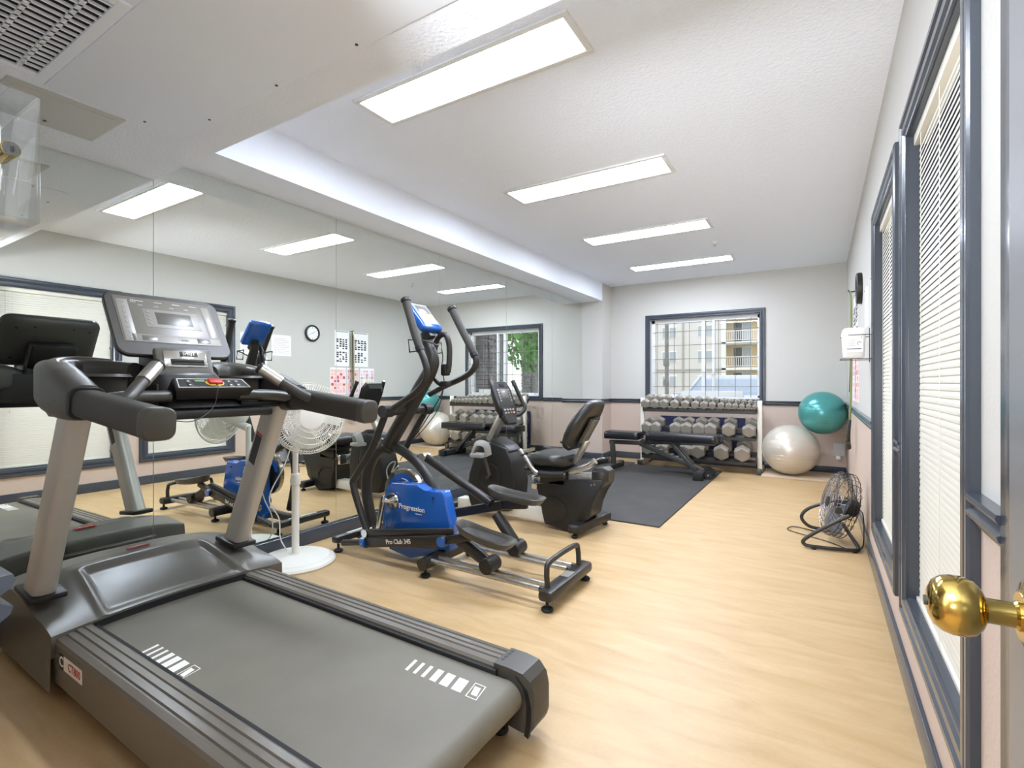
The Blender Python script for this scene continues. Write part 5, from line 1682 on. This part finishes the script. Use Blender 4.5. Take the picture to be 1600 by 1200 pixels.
cp(B().box((0.0, -0.068, 0), (0.072, 0.004, 0.0008), 0, lm), 'label_rule', 'navy', flat=True)
for k in range(4):
    cp(B().box((-0.012, -0.018 - 0.011 * k, 0), (0.036, 0.002, 0.0008), 0, lm), 'label_line', 'print_grey', flat=True)
b = B()
b.tube([lm @ Vector((0.025 + 0.009 * math.cos(a), -0.036 + 0.009 * math.sin(a), 0)) for a in [2 * math.pi * k / 16 for k in range(12)]], 0.0014, 5)
cp(b, 'label_symbol', 'ink')
b = B()
for z in (jz0 - 0.006, jz0 + 0.135):
    b.tube([(XR - 0.004, jy0 - 0.012, z), (jx0 + 0.03 if z > 1.3 else jx0 - 0.006, jy0 - 0.012, z)], 0.0022, 6)
    b.tube([(XR - 0.004, jy1 + 0.012, z), (jx0 - 0.006, jy1 + 0.012, z)], 0.0022, 6)
    if z < 1.3:
        b.tube([(jx0 - 0.006, jy0 - 0.012, z), (jx0 - 0.006, jy1 + 0.012, z)], 0.0022, 6)
for y in (jy0 - 0.012, jy1 + 0.012):
    b.tube([(XR - 0.004, y, jz0 - 0.02), (XR - 0.004, y, jz0 + 0.19)], 0.0022, 6)
b.tube([(XR - 0.004, jy0 - 0.012, jz0 - 0.006), (XR - 0.004, jy1 + 0.012, jz0 - 0.006)], 0.0022, 6)
cp(b, 'wire_holder', 'wire_black')

# two white notices, exercise charts, colourful charts
def sheet(name, lab, cat, y0, y1, z0, z1, group=None):
    tt = thing(name, lab, cat, (XR, (y0 + y1) / 2, z0), group)
    B().bb(XR - 0.0025, XR - 0.0005, y0, y1, z0, z1).done('sheet', M['paper'], tt, flat=True)
    return tt


for (y0, y1, lab) in ((3.49, 3.70, 'white paper notice on the right wall just past the far window'), (3.90, 4.18, 'white paper notice on the right wall between jug and clock')):
    t = sheet('paper_notice', lab, 'notice', y0, y1, 1.42, 1.69)
    for k in range(9):
        cp(B().bb(XR - 0.0032, XR - 0.0025, y0 + 0.03, y1 - 0.03 - 0.05 * (k % 3 == 2), 1.455 + 0.023 * k, 1.459 + 0.023 * k), 'text_line', 'print_grey', flat=True)
    for y in (y0 + 0.012, y1 - 0.012):
        cp(B().lathe([(0.004, 0), (0.003, 0.003), (0, 0.004)], 8, Matrix.Translation((XR - 0.0025, y, 1.68)) @ Matrix.Rotation(R(-90), 4, 'Y')), 'push_pin', 'gun')
for (y0, y1, lab, seed) in ((4.89, 5.15, 'tall black and white exercise chart nearest the clock', 3), (5.22, 5.52, 'tall black and white exercise chart nearest the far corner', 8)):
    t = sheet('exercise_chart', lab, 'poster', y0, y1, 1.315, 1.835)
    rnd = random.Random(seed)
    cp(B().bb(XR - 0.004, XR - 0.0025, y0 + 0.02, y1 - 0.02, 1.818, 1.826), 'hanger_strip', 'ink', flat=True)
    W = (y1 - y0 - 0.05) / 4
    for block, zt in ((0, 1.72), (1, 1.53)):
        for i in range(4):
            for j in range(5):
                if rnd.random() < 0.12:
                    continue
                ya = y0 + 0.025 + i * W
                za = zt - j * 0.032
                cp(B().bb(XR - 0.0034, XR - 0.0025, ya + 0.006, ya + W * rnd.uniform(0.6, 0.9), za - 0.026, za - rnd.uniform(0.0, 0.008)), 'exercise_figure', 'ink', flat=True)
sheet_tint = [mat('chart_paper_pink', (240, 212, 208), 0.7), mat('chart_paper_rose', (238, 206, 206), 0.7), mat('chart_paper_lilac', (236, 230, 238), 0.7)]
pal = [mat('chart_red', (196, 92, 100), 0.7), mat('chart_peach', (236, 190, 160), 0.7), mat('chart_pink', (232, 182, 190), 0.7), mat('chart_lilac', (176, 160, 200), 0.7), mat('chart_yellow', (232, 214, 160), 0.7)]
for ci, (y0, y1, lab) in enumerate(((4.81, 5.09, 'pink and red anatomy style chart, nearest the clock of three'), (5.11, 5.33, 'pink chart with red squares, middle of the three low colourful charts'), (5.36, 5.64, 'pale lilac chart, nearest the far corner of the three low colourful charts'))):
    t = sheet('colour_chart', lab, 'poster', y0, y1, 0.90, 1.29)
    B().bb(XR - 0.0028, XR - 0.0024, y0 + 0.004, y1 - 0.004, 0.905, 1.265).done('print_ground', sheet_tint[ci], t, flat=True)
    rnd = random.Random(20 + ci)
    for i in range(5):
        for j in range(7):
            if rnd.random() < 0.2:
                continue
            W, Hh = (y1 - y0 - 0.02) / 5, 0.05
            ya, za = y0 + 0.01 + i * W, 0.925 + j * Hh
            m_ = rnd.choice(pal[:3] if ci == 0 else (pal[:4] if ci == 1 else pal[2:]))
            o = B().bb(XR - 0.0034, XR - 0.0025, ya + 0.004, ya + W * rnd.uniform(0.7, 1.0), za, za + Hh * rnd.uniform(0.6, 0.98)).done('chart_block', m_, t, flat=True)

# resistance bands hanging between the charts
t = thing('resistance_bands', 'green and black resistance bands hanging from a hook beside the charts', 'resistance bands', (XR, 5.18, 1.84))
cp(B().tube([(XR, 5.18, 1.84), (XR - 0.05, 5.18, 1.838), (XR - 0.055, 5.18, 1.855)], 0.006, 8), 'wall_hook', 'gun')
for k, (mt, y, zb, r) in enumerate((('band_green', 5.165, 0.72, 0.0075), ('band_green', 5.20, 0.70, 0.0075), ('band_black', 5.185, 0.98, 0.006), ('board', 5.22, 1.02, 0.005))):
    cp(B().tube([(XR - 0.045, y, zb), (XR - 0.035, y + 0.004, zb + 0.4), (XR - 0.035, y, 1.70), (XR - 0.042, 5.18, 1.842)], r, 8, sm=5), 'band', mt)
cp(B().tube([(XR - 0.045, 5.165, 0.74), (XR - 0.06, 5.12, 0.66), (XR - 0.06, 5.12, 0.58), (XR - 0.05, 5.18, 0.52), (XR - 0.05, 5.23, 0.60), (XR - 0.045, 5.20, 0.72)], 0.012, 8, sm=5), 'handle_loop', 'band_black')
cp(B().cyl((XR - 0.06, 5.12, 0.56), (XR - 0.05, 5.22, 0.50), 0.018, n=12), 'handle_grip', 'band_black')
# outlet box on the far wall
t = thing('junction_box', 'small grey surface junction box low on the far wall by the corner', 'junction box', (0.19, YF, 0.26))
cp(B().bb(0.135, 0.24, YF - 0.05, YF, 0.225, 0.365, 0.004), 'box', 'grey_metal')
cp(B().bb(0.13, 0.245, YF - 0.054, YF - 0.05, 0.22, 0.37, 0.002), 'cover_plate', 'grey_metal')
cp(B().bb(0.155, 0.20, YF - 0.075, YF - 0.03, 0.185, 0.222, 0.004), 'plug', 'white_plastic')

# ============================================================ OUTSIDE THE WINDOW
M['asphalt'] = mat('asphalt', (150, 150, 152), 0.9, vary=0.1, vscale=3)
M['lawn'] = mat('lawn', (150, 158, 138), 0.9, vary=0.2, vscale=4)
M['stucco'] = mat('pale_stucco', (222, 219, 216), 0.85)
M['stucco_tan'] = mat('tan_stucco', (224, 204, 166), 0.85)
M['far_glass'] = mat('far_window_glass', (176, 186, 194), 0.2)
M['far_dark'] = mat('balcony_door_dark', (88, 92, 86), 0.3)
M['far_white'] = mat('far_white_trim', (240, 240, 238), 0.7)
M['car_paint'] = mat('silver_blue_car_paint', (176, 188, 206), 0.25, metal=0.2, coat=0.6)
M['car_glass'] = mat('car_glass', (140, 160, 182), 0.08, spec=0.9)
M['tyre'] = mat('tyre_rubber', (30, 30, 32), 0.8)
M['stone'] = mat('split_face_stone', (120, 120, 122), 0.85, vary=0.35, vscale=9)
M['bark'] = mat('bark_grey', (136, 133, 131), 0.9, vary=0.15, vscale=12)
M['leaf'] = mat('leaf_green', (96, 150, 70), 0.7, vary=0.3, vscale=3)

GZ = -0.30
struct(B().bb(-60, 60, YF + 0.2, 20, GZ - 0.1, GZ).done('ground_parking', M['asphalt']))
struct(B().bb(-60, 60, 20, 90, GZ - 0.1, GZ + 0.02).done('ground_lawn', M['lawn']))

# apartment block
AY = 52
AB = thing('apartment_building', 'pale four storey apartment building with balconies seen through the far window', 'building', (-7, AY, GZ))


def ap(b, name, m, p=None, **k):
    return b.done(name, M[m] if isinstance(m, str) else m, p if p is not None else AB, **k)


def at(px, py, y=AY):
    """metric helper kept simple: facade coordinate for a bearing"""
    return px, py


BX0, BX1 = -30.0, 14.0
bal0, bal1 = -8.1, 3.0            # balcony bay
ap(B().bb(BX0, bal0, AY, AY + 9, GZ, 13.5), 'left_wing', 'stucco')
ap(B().bb(bal0, BX1, AY + 1.8, AY + 9, GZ, 13.5), 'right_wing', 'stucco_tan')
ap(B().bb(BX0 - 0.5, BX1 + 0.5, AY - 0.5, AY + 9.5, 13.5, 14.4, 0.1), 'roof', 'far_white')
M['far_grey'] = mat('far_grey_board', (176, 174, 168), 0.85)
ap(B().bb(-11.8, -11.62, AY - 0.08, AY + 0.05, GZ, 13.5), 'corner_board', M['far_grey'])
ap(B().bb(BX0, bal0, AY - 0.1, AY + 0.05, 2.38, 2.54), 'floor_band', M['far_grey'])
floors = [0.18, 2.65, 5.13, 7.61, 10.1]
for zi in floors:
    for xc in (-13.07, -9.6, -17.5, -21.0, -25.0):
        w = ap(B().bb(xc - 0.76, xc + 0.76, AY - 0.06, AY + 0.05, zi + 0.52, zi + 1.72, 0.02), 'window', 'far_white')
        ap(B().bb(xc - 0.68, xc - 0.04, AY - 0.08, AY - 0.06, zi + 0.6, zi + 1.64), 'pane', 'far_glass', w)
        ap(B().bb(xc + 0.04, xc + 0.68, AY - 0.08, AY - 0.06, zi + 0.6, zi + 1.64), 'pane', 'far_glass', w)
    sl = ap(B().bb(bal0, bal1, AY - 0.3, AY + 1.8, zi - 0.28, zi - 0.05, 0.02), 'balcony_slab', 'far_white')
    for xc in (-6.6, -1.2):
        d = ap(B().bb(xc - 0.75, xc + 0.95, AY + 1.74, AY + 1.82, zi, zi + 2.05), 'balcony_door', 'far_white')
        ap(B().bb(xc - 0.68, xc + 0.08, AY + 1.72, AY + 1.74, zi + 0.08, zi + 1.98), 'pane', 'far_dark', d)
        ap(B().bb(xc + 0.14, xc + 0.88, AY + 1.72, AY + 1.74, zi + 0.08, zi + 1.98), 'pane', 'far_glass', d)
    b = B()
    b.bb(bal0, bal1, AY - 0.25, AY - 0.2, zi + 0.95, zi + 1.02).bb(bal0, bal1, AY - 0.25, AY - 0.2, zi + 0.08, zi + 0.13)
    for k in range(60):
        x = bal0 + (bal1 - bal0) * k / 59
        b.bb(x - 0.02, x + 0.02, AY - 0.24, AY - 0.21, zi + 0.1, zi + 0.98)
    ap(b, 'balcony_railing', 'far_white')
for x in (bal0 + 0.2, -4.4, bal1 - 0.2):
    ap(B().bb(x - 0.2, x + 0.2, AY - 0.3, AY + 0.1, GZ, 13.5), 'balcony_post', 'far_white')

# parked car nose towards the window
CX, CYc = -1.62, 11.8
CAR = thing('parked_car', 'silver blue car parked nose-in outside the far window', 'car', (CX, CYc, GZ))


def vp(b, name, m, p=None, **k):
    return b.done(name, M[m] if isinstance(m, str) else m, p if p is not None else CAR, **k)


def ring(y, hw, zb, zt, r=0.1):
    return [(CX + p.x, CYc + y, GZ + (zb + zt) / 2 + p.y) for p in rrect((0, 0, 0), (1, 0, 0), (0, 1, 0), hw * 2, zt - zb, r, 3)]


vp(B().loft([ring(-2.25, 0.70, 0.35, 0.68, 0.1), ring(-2.1, 0.84, 0.25, 0.80, 0.15), ring(-1.5, 0.90, 0.22, 0.98, 0.15), ring(-0.9, 0.92, 0.22, 1.05, 0.12), ring(1.5, 0.92, 0.22, 1.05, 0.12), ring(2.0, 0.88, 0.25, 1.0, 0.15), ring(2.2, 0.78, 0.35, 0.9, 0.12)]), 'car_body', 'car_paint', angle=50)


def cab(y, hw0, hw1, z0, z1):
    return [(CX - hw0, CYc + y, GZ + z0), (CX + hw0, CYc + y, GZ + z0), (CX + hw1, CYc + y, GZ + z1), (CX - hw1, CYc + y, GZ + z1)]


b = B()
b.loft([[(CX + s * hw, CYc + y, GZ + z) for s in (-1, 1)] + [(CX + s * hw, CYc + y + 0.05, GZ + z - 0.01) for s in (1, -1)] for y, hw, z in ((-1.0, 0.80, 1.03), (-0.15, 0.63, 1.50))])
vp(b, 'windscreen', 'car_glass')
b = B()
b.loft([[(CX + p.x, CYc + 0.75 + p.y, GZ + z) for p in rrect((0, 0, 0), (1, 0, 0), (0, 1, 0), w, l, 0.15, 4)] for z, w, l in ((1.03, 1.60, 3.2), (1.44, 1.34, 2.0), (1.52, 1.24, 1.8), (1.545, 1.0, 1.5))])
vp(b, 'cabin', 'car_paint', angle=50)
b = B()
b.loft([[(CX + s * (hw + 0.012), CYc + y, GZ + z) for s in (-1, 1)] + [(CX + s * (hw + 0.012), CYc + y2, GZ + z) for s in (1, -1)] for y, y2, hw, z in ((-0.62, 2.0, 0.785, 1.08), (-0.1, 1.6, 0.66, 1.42))])
vp(b, 'side_glass', 'car_glass')
for s in (-1, 1):
    vp(B().bar((CX + s * 0.82, CYc - 1.02, GZ + 1.03), (CX + s * 0.64, CYc - 0.14, GZ + 1.51), 0.05, 0.05, 0.01), 'windscreen_pillar', 'car_paint')
    vp(B().box((CX + s * 1.0, CYc - 0.65, GZ + 1.1), (0.2, 0.1, 0.14), 0.04), 'door_mirror', 'car_paint')
    vp(B().box((CX + s * 0.62, CYc - 2.16, GZ + 0.66), (0.34, 0.12, 0.14), 0.04), 'headlamp', 'far_glass')
    for y in (-1.4, 1.4):
        vp(B().lathe([(0, -0.1), (0.28, -0.1), (0.32, -0.07), (0.32, 0.07), (0.28, 0.1), (0, 0.1)], 28, Matrix.Translation((CX + s * 0.84, CYc + y, GZ + 0.32)) @ Matrix.Rotation(R(90), 4, 'Y')), 'wheel', 'tyre')
vp(B().bar((CX - 0.6, CYc - 0.92, GZ + 1.06), (CX + 0.1, CYc - 0.90, GZ + 1.09), 0.02, 0.02), 'wiper', 'tyre')
vp(B().bar((CX + 0.0, CYc - 0.94, GZ + 1.06), (CX + 0.65, CYc - 0.90, GZ + 1.09), 0.02, 0.02), 'wiper', 'tyre')

# slender lamp post
t = thing('lamp_post', 'slim dark post standing outside behind the left side of the far window', 'post', (-2.72, 10.6, GZ))
cp(B().lathe([(0.11, 0), (0.11, 0.05), (0.05, 0.12), (0.042, 0.5), (0.036, 5.0)], 14, Matrix.Translation((-2.72, 10.6, GZ))), 'pole', 'bark')
cp(B().lathe([(0.05, 0), (0.06, 0.02), (0.06, 0.12), (0.045, 0.16)], 14, Matrix.Translation((-2.73, 10.6, 1.42))), 'pole_band', 'bark')
cp(B().lathe([(0.05, 0), (0.06, 0.02), (0.06, 0.12), (0.045, 0.16)], 14, Matrix.Translation((-2.73, 10.6, 1.0))), 'pole_band', 'bark')
cp(B().bb(-2.9, -2.54, 10.45, 10.75, GZ + 4.95, GZ + 5.1, 0.03), 'lamp_head', 'bark')


# stone pillars beside the window (seen in the mirror)
def pillar(lab, x0, x1, y0, y1, h, seed):
    t = thing('stone_pillar', lab, 'pillar', ((x0 + x1) / 2, (y0 + y1) / 2, GZ))
    B().bb(x0 + 0.03, x1 - 0.03, y0 + 0.03, y1 - 0.03, GZ, GZ + h).done('core', M['dark'], t)
    rnd = random.Random(seed)
    b = B()
    z = GZ
    while z < GZ + h:
        hh = rnd.uniform(0.05, 0.09)
        x = x0
        while x < x1 - 0.02:
            w = rnd.uniform(0.12, 0.30)
            w = min(w, x1 - x)
            d = rnd.uniform(0.0, 0.035)
            b.bb(x + 0.004, x + w - 0.004, y0 - d, y0 + 0.06, z + 0.004, z + hh - 0.004)
            x += w
        y = y0 + 0.06
        while y < y1 - 0.02:
            w = min(rnd.uniform(0.12, 0.30), y1 - y)
            d = rnd.uniform(0.0, 0.035)
            b.bb(x0 - d, x0 + 0.06, y + 0.004, y + w - 0.004, z + 0.004, z + hh - 0.004)
            y += w
        z += hh
    o = b.done('stonework', M['stone'], t, flat=True)
    o['kind'] = 'stuff'


pillar('dark ledgestone pillar just outside the window, seen only in the mirror', -0.52, 0.10, 7.65, 8.3, 4.5, 4)
pillar('ledgestone gate pillar farther out, seen only in the mirror', 4.6, 5.4, 19.0, 19.8, 3.6, 9)
# leafy tree seen in the mirror
def tree(lab, x, y, hgt, cr, seed):
    t = thing('tree', lab, 'tree', (x, y, GZ))
    rnd = random.Random(seed)
    cp_ = B().tube([(x, y, GZ), (x + 0.05, y, GZ + hgt * 0.3), (x - 0.05, y, GZ + hgt * 0.6)], [0.16, 0.12, 0.06], 10)
    cp_.done('trunk', M['bark'], t)
    b = B()
    for k in range(1500):
        while True:
            p = Vector((rnd.uniform(-1, 1), rnd.uniform(-1, 1), rnd.uniform(-1, 1)))
            if p.length < 1:
                break
        p = Vector((x + p.x * cr, y + p.y * cr, GZ + hgt * 0.68 + p.z * hgt * 0.36))
        s = rnd.uniform(0.10, 0.18)
        d = Vector((rnd.uniform(-1, 1), rnd.uniform(-1, 1), rnd.uniform(-1, 1))).normalized()
        e = d.orthogonal().normalized()
        f = d.cross(e)
        v = [b.bm.verts.new(p + q) for q in (e * s, f * s * 0.55, -e * s, -f * s * 0.55)]
        b.bm.faces.new(v)
    o = b.done('foliage', M['leaf'], t, flat=True)
    o['kind'] = 'stuff'


tree('leafy green tree outside, seen only in the mirror through the window', 2.6, 15.5, 5.0, 1.7, 11)
tree('second leafy tree farther along the lawn, seen only in the mirror', 5.6, 24.0, 6.0, 2.2, 12)
